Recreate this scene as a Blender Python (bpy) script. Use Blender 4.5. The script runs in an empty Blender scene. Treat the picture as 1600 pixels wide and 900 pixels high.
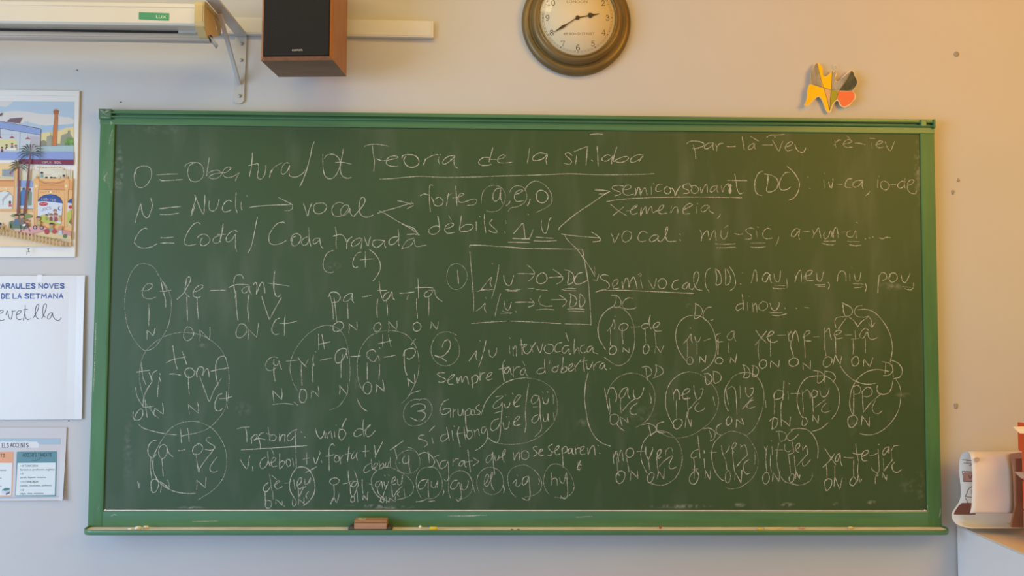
import bpy, bmesh, math, random
from mathutils import Vector, Matrix
random.seed(7)
SC = bpy.context.scene
COL = SC.collection

# ------------------------------------------------------------------ camera
F = 1250.0
YAW, PITCH, ROLL = 0.0236, 0.0483, 0.0059
FLOOR = 0.0
CAM = Vector((1.1661, -2.3941, 0.5837 + 0.90))
fw = Vector((math.sin(YAW) * math.cos(PITCH), math.cos(YAW) * math.cos(PITCH), math.sin(PITCH)))
r0 = Vector((math.cos(YAW), -math.sin(YAW), 0)); u0 = r0.cross(fw)
rt = r0 * math.cos(ROLL) + u0 * math.sin(ROLL); up = -r0 * math.sin(ROLL) + u0 * math.cos(ROLL)
cd = bpy.data.cameras.new('camera'); cam = bpy.data.objects.new('camera', cd); COL.objects.link(cam)
cd.sensor_width = 36; cd.lens = F * 36 / 1600; cd.clip_start = 0.02
cam.matrix_world = Matrix(((rt.x, up.x, -fw.x, CAM.x), (rt.y, up.y, -fw.y, CAM.y), (rt.z, up.z, -fw.z, CAM.z), (0, 0, 0, 1)))
SC.camera = cam

# ------------------------------------------------------------------ light
W = bpy.data.worlds.new('world'); SC.world = W; W.use_nodes = True
W.node_tree.nodes['Background'].inputs[0].default_value = (1.0, 0.75, 0.26, 1)
W.node_tree.nodes['Background'].inputs[1].default_value = 0.325
def area(name, loc, target, sx, sy, power, col):
    l = bpy.data.lights.new(name, 'AREA'); l.shape = 'RECTANGLE'; l.size = sx; l.size_y = sy; l.energy = power; l.color = col
    o = bpy.data.objects.new(name, l); COL.objects.link(o); o.location = loc
    o.rotation_euler = (Vector(target) - Vector(loc)).to_track_quat('-Z', 'Y').to_euler()
    return o
def norm(*c):
    m = max(c); return m, tuple(v / m for v in c)
# daylight through the left window, the ceiling tube, the warm lamp at right, and added fill lamps
for name, loc, tgt, sx, sy, p, c in (
        ('left_window_daylight', (-2.6, -2.6, 1.3), (0.6, 0, 0.9), 2.6, 1.6, 30, (1.84, 2.53, 3.48)),
        ('left_high_fill', (-2.6, -2.0, 2.5), (0.8, 0, 1.0), 1.6, 1.0, 30, (0.36, 0.59, 0.97)),  # added fill from high left to lift the tray; no window known there
        ('floor_bounce_fill', (0.3, -1.7, 0.15), (0.6, 0, 0.7), 3.0, 1.0, 20, (0.02, 0.17, 0.62)),  # added fill lamp standing in for cool light bounced off the floor
        ('ceiling_tube_light', (0.6, -1.0, 3.0), (0.8, -0.1, 0.9), 1.6, 0.3, 20, (0.405, 0.31, 0.15)),
        ('ceiling_fill', (1.3, -3.2, 3.0), (1.2, 0, 1.2), 1.5, 0.6, 50, (0.01, 0.03, 0.03)),  # added overhead fill, no ceiling panel known
        ('warm_ceiling_lamp', (2.75, -1.6, 3.0), (2.1, 0, 1.7), 0.9, 0.4, 30, (0.328, 0.056, 0.002)),
        ('warm_side_fill', (3.3, -2.0, 2.4), (2.0, 0, 1.6), 1.0, 0.8, 30, (0.728, 0.453, 0.07))):  # second warm lamp, added further off to even out the glow
    m_, c_ = norm(*c); area(name, loc, tgt, sx, sy, p * m_, c_)
SC.view_settings.view_transform = 'Standard'; SC.view_settings.look = 'None'
SC.view_settings.exposure = 0.0; SC.view_settings.gamma = 1.0
try: SC.view_settings.use_curve_mapping = False
except Exception: pass

# ------------------------------------------------------------------ helpers
def px(x, y, Y=0.0):
    """point of the plane y = Y that the photograph shows at pixel (x, y)"""
    d = fw * F + rt * (x - 800) + up * (450 - y)
    return CAM + d * ((Y - CAM.y) / d.y)
def lin(h):
    h = h.lstrip('#'); c = [int(h[i:i + 2], 16) / 255 for i in (0, 2, 4)]
    return tuple(v / 12.92 if v <= 0.04045 else ((v + 0.055) / 1.055) ** 2.4 for v in c) + (1,)
MATS = {}
def mat(name, col, rough=0.6, metal=0.0, noise=0.0, nscale=20.0, stretch=(1, 1, 1), bump=0.0, spec=0.5, coat=0.0, col2=None):
    if name in MATS: return MATS[name]
    m = bpy.data.materials.new(name); m.use_nodes = True; nt = m.node_tree; b = nt.nodes['Principled BSDF']
    c = lin(col) if isinstance(col, str) else col
    b.inputs['Base Color'].default_value = c; b.inputs['Roughness'].default_value = rough; b.inputs['Metallic'].default_value = metal
    b.inputs['Specular IOR Level'].default_value = spec; b.inputs['Coat Weight'].default_value = coat
    if noise or bump:
        tc = nt.nodes.new('ShaderNodeTexCoord'); mp = nt.nodes.new('ShaderNodeMapping'); mp.inputs['Scale'].default_value = stretch
        n = nt.nodes.new('ShaderNodeTexNoise'); n.inputs['Scale'].default_value = nscale; n.inputs['Detail'].default_value = 5
        nt.links.new(tc.outputs['Object'], mp.inputs[0]); nt.links.new(mp.outputs[0], n.inputs['Vector'])
        if noise:
            rp = nt.nodes.new('ShaderNodeValToRGB')
            a = tuple(v * (1 - noise) for v in c[:3]) + (1,)
            d = lin(col2) if col2 else tuple(min(1, v * (1 + noise)) for v in c[:3]) + (1,)
            rp.color_ramp.elements[0].position = 0.32; rp.color_ramp.elements[0].color = a
            rp.color_ramp.elements[1].position = 0.68; rp.color_ramp.elements[1].color = d
            nt.links.new(n.outputs[0], rp.inputs[0]); nt.links.new(rp.outputs[0], b.inputs['Base Color'])
        if bump:
            bp = nt.nodes.new('ShaderNodeBump'); bp.inputs['Strength'].default_value = bump; bp.inputs['Distance'].default_value = 0.002
            nt.links.new(n.outputs[0], bp.inputs['Height']); nt.links.new(bp.outputs[0], b.inputs['Normal'])
    MATS[name] = m; return m
def ink(h, rough=0.55):
    return mat('print_' + h + ('_g' if rough < 0.5 else ''), h, rough)

class MB:
    """collects faces (each with its material) for one mesh"""
    def __init__(s): s.v = []; s.f = []; s.m = []; s.mats = []; s.sm = []
    def mi(s, m):
        if m not in s.mats: s.mats.append(m)
        return s.mats.index(m)
    def add(s, vs, fs, m, smooth=False):
        b = len(s.v); s.v += [tuple(v) for v in vs]; i = s.mi(m)
        for f in fs: s.f.append([b + k for k in f]); s.m.append(i); s.sm.append(smooth)
    def box(s, x0, x1, y0, y1, z0, z1, m):
        vs = [(x, y, z) for x in (x0, x1) for y in (y0, y1) for z in (z0, z1)]
        s.add(vs, [(0, 1, 3, 2), (4, 6, 7, 5), (0, 4, 5, 1), (2, 3, 7, 6), (0, 2, 6, 4), (1, 5, 7, 3)], m)
    def hexa(s, front, back, m):
        vs = list(front) + list(back)       # two matching quads
        s.add(vs, [(0, 1, 2, 3), (7, 6, 5, 4), (0, 4, 5, 1), (1, 5, 6, 2), (2, 6, 7, 3), (3, 7, 4, 0)], m)
    def prism(s, pts, vec, m, smooth=False):
        n = len(pts); vec = Vector(vec)
        a = [Vector(p) for p in pts]; vs = a + [p + vec for p in a]
        s.add(vs, [list(range(n))[::-1], list(range(n, 2 * n))], m)
        s.add(vs, [(i, (i + 1) % n, n + (i + 1) % n, n + i) for i in range(n)], m, smooth)
    def lathe(s, prof, c, m, n=72, ax='y', a0=0.0, a1=2 * math.pi, closed=False):
        """prof: (radius, offset along axis)"""
        c = Vector(c); vs = []
        for k in range(n):
            a = a0 + (a1 - a0) * k / n
            for r, o in prof:
                vs.append(c + (Vector((r * math.cos(a), o, r * math.sin(a))) if ax == 'y' else (Vector((r * math.cos(a), r * math.sin(a), o)) if ax == 'z' else Vector((o, r * math.cos(a), r * math.sin(a))))))
        p = len(prof); q = p if closed else p - 1
        fs = [(k * p + i, ((k + 1) % n) * p + i, ((k + 1) % n) * p + (i + 1) % p, k * p + (i + 1) % p) for k in range(n) for i in range(q)]
        s.add(vs, fs, m, True)
    def tube(s, pts, r, m, n=10, caps=True):
        pts = [Vector(p) for p in pts]; vs = []
        for i, p in enumerate(pts):
            d = (pts[min(i + 1, len(pts) - 1)] - pts[max(i - 1, 0)]).normalized()
            a = d.cross(Vector((0, 0, 1))); a = a if a.length > 0.05 else d.cross(Vector((1, 0, 0))); a.normalize(); b = d.cross(a)
            rr = r[i] if isinstance(r, (list, tuple)) else r
            for k in range(n):
                t = 2 * math.pi * k / n; vs.append(p + a * (rr * math.cos(t)) + b * (rr * math.sin(t)))
        fs = [(i * n + k, i * n + (k + 1) % n, (i + 1) * n + (k + 1) % n, (i + 1) * n + k) for i in range(len(pts) - 1) for k in range(n)]
        s.add(vs, fs, m, True)
        if caps: s.add(vs[:n], [list(range(n))], m); s.add(vs[-n:], [list(range(n))], m)
    def grid(s, rows, m, smooth=True):
        nr, nc = len(rows), len(rows[0]); vs = [p for r in rows for p in r]
        s.add(vs, [(i * nc + j, i * nc + j + 1, (i + 1) * nc + j + 1, (i + 1) * nc + j) for i in range(nr - 1) for j in range(nc - 1)], m, smooth)
    def build(s, name, parent=None, bevel=0, seg=2, solid=0, recalc=True):
        me = bpy.data.meshes.new(name); me.from_pydata(s.v, [], s.f)
        for m in s.mats: me.materials.append(m)
        me.polygons.foreach_set('material_index', s.m); me.polygons.foreach_set('use_smooth', s.sm)
        if recalc:
            bm = bmesh.new(); bm.from_mesh(me); bmesh.ops.recalc_face_normals(bm, faces=bm.faces); bm.to_mesh(me); bm.free()
        o = bpy.data.objects.new(name, me); COL.objects.link(o)
        if solid:
            k = o.modifiers.new('thickness', 'SOLIDIFY'); k.thickness = solid; k.offset = 0
        if bevel:
            k = o.modifiers.new('bevel', 'BEVEL'); k.width = bevel; k.segments = seg; k.limit_method = 'ANGLE'
        if parent is not None:
            o.parent = parent; o.matrix_parent_inverse = Matrix.Translation(-parent.location)
        return o
def tag(o, label=None, cat=None, group=None, kind=None):
    if label: o['label'] = label
    if cat: o['category'] = cat
    if group: o['group'] = group
    if kind: o['kind'] = kind
    return o
def thing(name, loc, label, cat, group=None):
    o = bpy.data.objects.new(name, None); COL.objects.link(o); o.location = loc; o.empty_display_size = 0.05
    return tag(o, label, cat, group)

def smooth(p, n=5):
    if len(p) < 3: return p
    out = []
    closed = (p[0] - p[-1]).length < 1e-6
    for i in range(len(p) - 1):
        a = p[i - 1] if i else (p[-2] if closed else p[0] * 2 - p[1])
        b, c = p[i], p[i + 1]
        d = p[i + 2] if i + 2 < len(p) else (p[1] if closed else p[-1] * 2 - p[-2])
        for k in range(n):
            t = k / n
            out.append(0.5 * ((2 * b) + (c - a) * t + (2 * a - 5 * b + 4 * c - d) * t * t + (3 * b - a - 3 * c + d) * t ** 3))
    out.append(p[-1]); return out
def ribbon(mb, pts, w, m, jitter=0.0, cap=True, nrm=Vector((0, -1, 0))):
    """flat stroke along points lying in a plane facing nrm"""
    q = [pts[0]]
    for p in pts[1:]:
        if (p - q[-1]).length > 1e-5: q.append(p)
    if len(q) < 2: q.append(q[0] + Vector((w * .5, 0, 0)))
    n = len(q); vs = []
    j = random.random() * 6
    for i, p in enumerate(q):
        d = (q[min(i + 1, n - 1)] - q[max(i - 1, 0)]).normalized(); s = d.cross(nrm).normalized()
        ww = w * 0.5 * (1 + jitter * (0.6 * math.sin(i * 0.9 + j) + random.uniform(-.5, .5)))
        pp = p - d * (w * 0.4) if (i == 0 and cap) else (p + d * (w * 0.4) if (i == n - 1 and cap) else p)
        if cap and i in (0, n - 1): ww *= 0.7
        vs += [pp + s * ww, pp - s * ww]
    mb.add(vs, [(2 * i, 2 * i + 1, 2 * i + 3, 2 * i + 2) for i in range(n - 1)], m)

# stroke alphabet for hand lettered capitals and for figures (unit box, y up; leading - keeps corners sharp)
CAPS = {
 'A': '-0,0 .5,1 1,0;-.18,.33 .82,.33', 'B': '-0,0 0,1;0,1 .7,1 .85,.78 .7,.54 0,.54;0,.54 .8,.5 1,.27 .8,0 0,0', 'C': '1,.85 .7,1 .25,.92 0,.5 .25,.08 .7,0 1,.15',
 'D': '-0,0 0,1;0,1 .55,.97 1,.5 .55,.03 0,0', 'E': '-1,1 0,1 0,0 1,0;-0,.52 .8,.52', 'G': '1,.85 .6,1 .15,.85 0,.5 .2,.1 .6,0 1,.2 1,.45 .6,.45', 'I': '-.5,0 .5,1', 'J': '-.9,1 .9,.3;.9,.3 .7,.02 .3,0 .05,.2',
 'L': '-0,1 0,0 1,0', 'M': '-0,0 .1,1 .5,.35 .9,1 1,0', 'N': '-0,0 0,1 1,0 1,1', 'O': '.5,1 .1,.8 0,.5 .1,.2 .5,0 .9,.2 1,.5 .9,.8 .5,1', 'P': '-0,0 0,1;0,1 .7,1 1,.75 .7,.48 0,.45',
 'R': '-0,0 0,1;0,1 .7,1 1,.77 .7,.52 0,.5;-.45,.5 1,0', 'S': '.95,.85 .6,1 .15,.93 .1,.68 .5,.52 .92,.35 .88,.08 .45,0 .02,.13', 'T': '-0,1 1,1;-.5,1 .5,0',
 'U': '0,1 0,.35 .2,.05 .5,0 .8,.05 1,.35 1,1', 'V': '-0,1 .5,0 1,1', 'X': '-0,1 1,0;-0,0 1,1',
 '1': '-.15,.8 .5,1 .5,0;-.2,0 .8,0', '2': '.08,.75 .2,.95 .55,1 .85,.8 .75,.5 .35,.22 .02,0;-.02,.02 .95,.02 1,.2', '3': '.08,.82 .3,.98 .65,.97 .8,.76 .65,.56 .35,.52;.4,.53 .8,.46 .95,.24 .7,.03 .3,0 .05,.15',
 '4': '-.72,0 .72,1 0,.28 1,.28;-.5,0 .95,0', '5': '-.9,1 .25,1 .18,.55;.18,.55 .5,.66 .85,.5 .92,.25 .65,.02 .3,0 .05,.14', '6': '.85,.9 .5,1 .15,.75 .03,.35 .2,.04 .55,0 .9,.12 .95,.35 .75,.55 .4,.55 .08,.35',
 '7': '-.02,.82 .05,1 1,1 .4,0', '8': '.5,1 .15,.9 .12,.68 .5,.54 .9,.35 .9,.1 .5,0 .1,.1 .08,.35 .5,.54 .88,.7 .85,.92 .5,1', '9': '.12,.1 .5,0 .85,.25 .97,.65 .8,.96 .45,1 .1,.88 .05,.65 .25,.45 .6,.45 .92,.65', '0': '.5,1 .12,.8 0,.5 .12,.2 .5,0 .88,.2 1,.5 .88,.8 .5,1',
}
LK = [0]
def letter(mb, ch, o, ex, ez, w, m, ns=4):
    if ch not in CAPS: return
    for st in CAPS[ch].split(';'):
        LK[0] += 1; o = Vector((o.x, o.y - .000012 * (1 if LK[0] % 5 else -4), o.z))
        sharp = st[0] == '-' and not st[1:2] == '.' or st[0] == '-'
        t = st[1:] if st[0] == '-' else st
        pts = [o + ex * float(a.split(',')[0]) + ez * float(a.split(',')[1]) for a in t.split()]
        if sharp:
            for i_, (a, b) in enumerate(zip(pts[:-1], pts[1:])): sh = Vector((0, -.000006 * i_, 0)); ribbon(mb, [a + sh, b + sh], w, m)
        else: ribbon(mb, smooth(pts, ns), w, m)
def word_px(mb, text, x0, x1, yb, yt, Y, w, m, gap=0.28, ybr=None):
    """capitals between pixel columns x0..x1, base line yb (ybr at the far end), top yt, on plane Y"""
    wd = [0.28 if c == 'I' else (0.5 if c == ' ' else (1.25 if c == 'M' else 1.0)) for c in text]
    tot = sum(wd) + gap * (len(text) - 1); u = (x1 - x0) / tot; x = x0
    for c, k in zip(text, wd):
        f = (x - x0) / max(1, x1 - x0); dy = ((ybr if ybr is not None else yb) - yb) * f
        o = px(x, yb + dy, Y); ex = px(x + k * u, yb + dy, Y) - o; ez = px(x, yt + dy, Y) - o
        if c == 'I': ex = ex * 3.0; o = o - ex * .33
        letter(mb, c, o, ex, ez, w, m); x += (k + gap) * u
def type_mesh(mb, text, o, ex, ez, m, width=None):
    """plain type from the built-in face, fitted: base line start o, ex = full length vector, ez = cap height vector"""
    cu = bpy.data.curves.new('t', 'FONT'); cu.body = text; cu.resolution_u = 2
    ob = bpy.data.objects.new('t', cu); COL.objects.link(ob)
    dg = bpy.context.evaluated_depsgraph_get(); me = bpy.data.meshes.new_from_object(ob.evaluated_get(dg))
    if len(me.vertices):
        xs = [v.co.x for v in me.vertices]; x0, x1 = min(xs), max(xs)
        vs = [o + ex * ((v.co.x - x0) / (x1 - x0)) + ez * (v.co.y / 0.69) for v in me.vertices]
        mb.add(vs, [list(p.vertices) for p in me.polygons], m)
    bpy.data.objects.remove(ob); bpy.data.curves.remove(cu); bpy.data.meshes.remove(me)
def type_px(mb, text, x0, x1, yb, yt, Y, m, ybr=None):
    o = px(x0, yb, Y); type_mesh(mb, text, o, px(x1, yb if ybr is None else ybr, Y) - o, px(x0, yt, Y) - o, m)
class Print:
    """flat printed shapes laid on a sheet at plane Y; each later shape lies on the former"""
    def __init__(s, Y, fx, step=0.00003): s.mb = MB(); s.Y = Y; s.fx = fx; s.st = step
    def pts(s, t, sm=False):
        s.Y -= s.st
        p = [s.fx(*map(float, a.split(','))) for a in t.split()] if isinstance(t, str) else [s.fx(*a) for a in t]
        p = [px(a[0], a[1], s.Y) for a in p]
        return smooth(p, 4) if sm else p
    def poly(s, t, h, sm=False):
        p = s.pts(t, sm)
        if sm and (p[0] - p[-1]).length < 1e-6: p = p[:-1]
        s.mb.add(p, [list(range(len(p)))], ink(h))
    def line(s, t, h, w=0.0012, sm=False): ribbon(s.mb, s.pts(t, sm), w, ink(h))
    def disc(s, x, y, rx, ry, h, a0=0, a1=360, n=20):
        s.poly([(x + rx * math.cos(math.radians(a0 + (a1 - a0) * i / n)), y - ry * math.sin(math.radians(a0 + (a1 - a0) * i / n))) for i in range(n + (a1 - a0 < 360))], h)
    def rect(s, x0, y0, x1, y1, h): s.poly([(x0, y0), (x1, y0), (x1, y1), (x0, y1)], h)

# ------------------------------------------------------------------ room
M_WALL = mat('wall_paint', '#cfcdca', 0.75, noise=0.022, nscale=2.2, bump=0.06, spec=0.25)
mb = MB(); mb.box(-2.7, 4.6, 0, 0.2, 0, 3.2, M_WALL); tag(mb.build('wall_front'), kind='structure')
mb = MB(); mb.box(-2.7, 4.6, -5.2, 0.2, -0.1, 0, mat('floor_tile', '#a8a59e', 0.5, noise=0.08, nscale=6)); tag(mb.build('floor'), kind='structure')

# ------------------------------------------------------------------ chalkboard
BW, BZ, BH = 2.5, 0.90, 1.219
YS, YF = -0.0225, -0.0275
def board_material():
    m = bpy.data.materials.new('green_chalkboard'); m.use_nodes = True; nt = m.node_tree; N = nt.nodes.new; L = nt.links.new
    b = nt.nodes['Principled BSDF']; b.inputs['Roughness'].default_value = 0.52; b.inputs['Specular IOR Level'].default_value = 0.45
    geo = N('ShaderNodeNewGeometry')
    n1 = N('ShaderNodeTexNoise'); n1.inputs['Scale'].default_value = 1.6; n1.inputs['Detail'].default_value = 4; L(geo.outputs['Position'], n1.inputs['Vector'])
    mp = N('ShaderNodeMapping'); mp.inputs['Scale'].default_value = (9, 1, 2.2); mp.inputs['Rotation'].default_value = (0, 0.25, 0); L(geo.outputs['Position'], mp.inputs[0])
    n2 = N('ShaderNodeTexNoise'); n2.inputs['Scale'].default_value = 1.4; n2.inputs['Detail'].default_value = 6; L(mp.outputs[0], n2.inputs['Vector'])
    n3 = N('ShaderNodeTexNoise'); n3.inputs['Scale'].default_value = 75; n3.inputs['Detail'].default_value = 6; L(geo.outputs['Position'], n3.inputs['Vector'])
    def math_(op, a, b_=None, cl=False):
        k = N('ShaderNodeMath'); k.operation = op; k.use_clamp = cl
        for i, v in enumerate((a, b_)):
            if v is None: continue
            if isinstance(v, (int, float)): k.inputs[i].default_value = v
            else: L(v, k.inputs[i])
        return k.outputs[0]
    n3c = math_('MULTIPLY', math_('SUBTRACT', n3.outputs[0], 0.44, True), 4.5, True)
    dust = math_('ADD', math_('MULTIPLY', math_('SUBTRACT', n1.outputs[0], 0.44, True), 0.07), math_('MULTIPLY', math_('SUBTRACT', n2.outputs[0], 0.52, True), 0.28))
    # old wipe marks and finger smudges: pixel centre, half sizes (px), strength
    for (x, y, rx, ry, k) in [(186, 268, 9, 46, .35), (1434, 270, 7, 60, .35), (610, 793, 46, 3, .5), (300, 793, 26, 2.5, .6), (1060, 791, 60, 4, .45), (1155, 789, 14, 4, .5), (1230, 788, 14, 4, .6), (1307, 787, 10, 4, .4), (1363, 785, 10, 4, .6),
                              (1395, 447, 24, 7, .3), (1256, 434, 9, 12, .22), (1412, 617, 16, 5, .25), (905, 728, 5, 9, .7), (1075, 475, 8, 8, .18), (590, 790, 60, 2.5, .5), (217, 758, 3, 8, .5), (245, 200, 60, 12, .12),
                              (1000, 650, 40, 30, .10), (380, 640, 16, 14, .14), (770, 285, 8, 10, .2), (521, 415, 14, 7, .2), (560, 600, 8, 14, .2), (1335, 660, 12, 30, .12), (200, 700, 10, 60, .12), (1420, 760, 18, 14, .14), (316, 540, 10, 6, .2), (1438, 760, 8, 40, .16), (910, 660, 10, 8, .2)]:
        c = px(x, y, YS); e = px(x + rx, y, YS) - c; f = px(x, y + ry, YS) - c
        vm = N('ShaderNodeVectorMath'); vm.operation = 'SUBTRACT'; L(geo.outputs['Position'], vm.inputs[0]); vm.inputs[1].default_value = (c.x, 0, c.z)
        v2 = N('ShaderNodeVectorMath'); v2.operation = 'MULTIPLY'; L(vm.outputs[0], v2.inputs[0]); v2.inputs[1].default_value = (1 / e.length, 0, 1 / f.length)
        v3 = N('ShaderNodeVectorMath'); v3.operation = 'LENGTH'; L(v2.outputs[0], v3.inputs[0])
        q = math_('SUBTRACT', 1.0, v3.outputs['Value'], True)
        dust = math_('ADD', dust, math_('MULTIPLY', math_('MULTIPLY', q, n3c), k * 0.95))
    mx = N('ShaderNodeMix'); mx.data_type = 'RGBA'; L(math_('MULTIPLY', dust, 1.0, True), mx.inputs[0])
    mx.inputs[6].default_value = lin('#3a5433'); mx.inputs[7].default_value = lin('#c9c9bf'); L(mx.outputs[2], b.inputs['Base Color'])
    return m
M_FRAME = mat('green_frame_paint', '#4f7d50', 0.42, noise=0.12, nscale=7, stretch=(5, 3, 0.7), spec=0.3)
M_FRAMEH = mat('green_rail_paint', '#54825a', 0.30, noise=0.10, nscale=5, stretch=(1, 3, 9), spec=0.5)
M_DUST = mat('chalk_dust_white', '#f0eee8', 0.95, noise=0.12, nscale=40, stretch=(1, 3, 3))
board = thing('chalkboard', (BW / 2, 0, BZ), 'long green chalkboard covered in white handwriting, fixed to the wall', 'chalkboard')
mb = MB(); mb.box(0.02, BW - 0.02, YS, -0.001, BZ + .02, BZ + BH - .02, board_material()); mb.build('writing_surface', board)
LW, RW, TH, BHT = 0.0440, 0.0426, 0.0443, 0.0441
# stiles: outer lip, shallow flute
def stile(x0, x1, name, flip):
    p = [(0, -.0005), (0, -.024), (.003, YF), (.0395, YF), (LW - .0006, YF + .0006), (LW, YF + .0012), (LW, YS + .0005), (LW - .003, -.0005)]
    pts = [((x0 + a) if not flip else (x1 - a), y, BZ + 0.001) for a, y in p]
    m = MB(); m.prism(pts, (0, 0, BH - TH - .001), M_FRAME); return m.build(name, board, 0.0008, 1)
stile(0, LW, 'side_frame', False); stile(BW - RW, BW, 'side_frame', True)
# head rail with two round ridges
pz = [(0, -.0005), (0, -.026), (.0015, -.0295), (.0085, -.0295), (.0095, -.034), (.0115, -.035), (.0130, -.034), (.0135, -.022), (.0200, -.022), (.0205, -.034), (.0222, -.0355), (.0245, -.034), (.0255, -.0262), (.0310, -.0262), (.042, -.0266), (TH, -.0258), (TH, YS + .0005), (TH - .003, -.0005)]
mb = MB(); mb.prism([(0, y, BZ + BH - d) for d, y in pz], (BW, 0, 0), M_FRAMEH); mb.build('top_rail', board)
pb = [(0.0, -.0005), (0.0, YF), (.0415, YF), (BHT, YF + .0012), (BHT, YS + .0005), (BHT - .003, -.0005)]
mb = MB(); mb.prism([(LW, y, BZ + .0005 + d) for d, y in pb], (BW - LW - RW, 0, 0), M_FRAMEH); mb.build('bottom_rail', board, 0.0008, 1)
# corner caps at the ends of the grooves
M_CAP = mat('corner_cap_paint', '#4c7350', 0.38, noise=0.25, nscale=90)
mb = MB(); mb.box(0.0, .036, -.0352, -.0205, BZ + BH - .030, BZ + BH - .0005, M_CAP); mb.box(.002, .018, -.0362, -.035, BZ + BH - .012, BZ + BH - .003, M_CAP)
tag(mb.build('corner_cap', board, 0.003, 2), 'chipped green corner cap with pale scratches')
mb = MB(); mb.box(BW - .006, BW, -.0352, -.0205, BZ + BH - .029, BZ + BH - .0005, M_FRAMEH); mb.box(BW - .046, BW - .028, -.0358, -.0205, BZ + BH - .024, BZ + BH - .003, M_FRAMEH)
mb.build('corner_cap', board, 0.002, 2)
# chalk dust lying on the ledge of the bottom rail, and in the tray
mb = MB(); zt = BZ + .0005 + BHT
mb.box(LW + .002, BW - RW - .002, YF + .0010, YS - .0002, zt, zt + .0026, M_DUST)
for cx in (LW + .006, BW - RW - .008): mb.lathe([(0.0005, .0055), (.002, .003), (.004, .0005)], (cx, -.0248, zt), M_DUST, 12, 'z')
tag(mb.build('chalk_dust', board), 'white chalk dust on the lower ledge')
# tray
YT = -0.083
xa = px(132.3, 833, -.052).x; xb = px(1480.8, 833, -.052).x; zt0 = px(800, 836.5, YT).z; zt1 = px(800, 828.5, YT).z; zfl = BZ - .0012
def tray_outline(i):
    R = 0.034 - i; x0, x1, y1 = xa + i, xb - i, YT + i; o = [(x0, -.0005)]
    for k in range(9):
        a = math.pi / 2 * k / 8; o.append((x0 + R - R * math.cos(a), y1 + R - R * math.sin(a)))
    for k in range(9):
        a = math.pi / 2 * k / 8; o.append((x1 - R + R * math.sin(a), y1 + R - R * math.cos(a)))
    return o + [(x1, -.0005)]
mb = MB(); o = tray_outline(0)
mb.prism([(x, y, zt0) for x, y in tray_outline(.0012)], (0, 0, zfl - .002 - zt0), M_FRAMEH)
oi = tray_outline(.0035); n = len(o)
vs = [(x, y, zt0 + .0001) for x, y in tray_outline(.003)] + [(x, y, zt0 + .003) for x, y in o] + [(x, y, zt1 - .0012) for x, y in o] + [(x, y, zt1) for x, y in tray_outline(.0012)] + [(x, y, zt1) for x, y in tray_outline(.0028)] + [(x, y, zt1 - .0012) for x, y in oi] + [(x, y, zfl - .003) for x, y in oi]
mb.add(vs, [(r * n + i, r * n + i + 1, (r + 1) * n + i + 1, (r + 1) * n + i) for r in range(6) for i in range(n - 1)], M_FRAMEH, True)
tray = mb.build('chalk_tray', board)
mb = MB(); mb.prism([(x, min(y, -.0005), zfl - .002) for x, y in tray_outline(.004)], (0, 0, .0022), mat('tray_dust', '#f0ece8', 0.95, noise=0.14, nscale=14, stretch=(1, 4, 1)))
tag(mb.build('chalk_dust', board), 'pale dusty floor of the tray')
ZTR = zfl + .0003
# scuffs of chalk on the frame
def chalk_material(name='chalk_mark', dens=0.42, col='#d4d5c4'):
    m = bpy.data.materials.new(name); m.use_nodes = True; nt = m.node_tree; N = nt.nodes.new; L = nt.links.new
    b = nt.nodes['Principled BSDF']; b.inputs['Base Color'].default_value = lin(col); b.inputs['Roughness'].default_value = 1; b.inputs['Specular IOR Level'].default_value = 0.05
    g = N('ShaderNodeNewGeometry'); n = N('ShaderNodeTexNoise'); n.inputs['Scale'].default_value = 420; n.inputs['Detail'].default_value = 3; L(g.outputs['Position'], n.inputs['Vector'])
    n2 = N('ShaderNodeTexNoise'); n2.inputs['Scale'].default_value = 26; n2.inputs['Detail'].default_value = 2; L(g.outputs['Position'], n2.inputs['Vector'])
    ad = N('ShaderNodeMath'); ad.operation = 'MULTIPLY_ADD'; L(n2.outputs[0], ad.inputs[0]); ad.inputs[1].default_value = 0.55; L(n.outputs[0], ad.inputs[2])
    r = N('ShaderNodeMapRange'); L(ad.outputs[0], r.inputs['Value']); r.inputs['From Min'].default_value = dens + .12; r.inputs['From Max'].default_value = dens + .36
    r.inputs['To Min'].default_value = 0.30; r.inputs['To Max'].default_value = 0.86
    L(r.outputs[0], b.inputs['Alpha']); return m
M_CHALK = chalk_material(dens=0.50)
M_CHALKF = chalk_material('faint_chalk_mark', 0.54); M_CHALKF.node_tree.nodes['Map Range'].inputs['To Min'].default_value = 0.14; M_CHALKF.node_tree.nodes['Map Range'].inputs['To Max'].default_value = 0.66
M_SCUFF = chalk_material('chalk_scuff', 0.62)
mb = MB()
for t in ['176,203 172,215 171,225', '168,270 163,278 164,282', '150,505 148,570 146,612', '153,796 155,792', '176,193 173,190 174,195', '1469,800 1470,794 1468,808', '174,806 179,804 182,805', '215,752 217,762', '1440,798 1448,797 1449,790', '700,806 730,806 760,805', '900,808 925,807', '300,815 340,814']:
    ribbon(mb, smooth([px(*map(float, a.split(',')), YF - .0003) for a in t.split()]), 0.0026, M_SCUFF, .5)
for t in ['157,172 163,175 170,173', '160,176 168,180', '167,171 164,176', '158,183 170,184']:
    ribbon(mb, smooth([px(*map(float, a.split(',')), -.0366) for a in t.split()]), 0.0022, M_SCUFF, .5)
sm = smooth([px(*map(float, a.split(',')), YF - .0003) for a in '177,205 172,214 167,236 163,256 160.5,276 163,284 168,287 172,300 175,306 177,285 177.5,240 177,205'.split()])[:-1]
M_SMEAR = chalk_material('chalk_smear', 0.72); M_SMEAR.node_tree.nodes['Map Range'].inputs['To Min'].default_value = 0.03; M_SMEAR.node_tree.nodes['Map Range'].inputs['To Max'].default_value = 0.5
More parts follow.
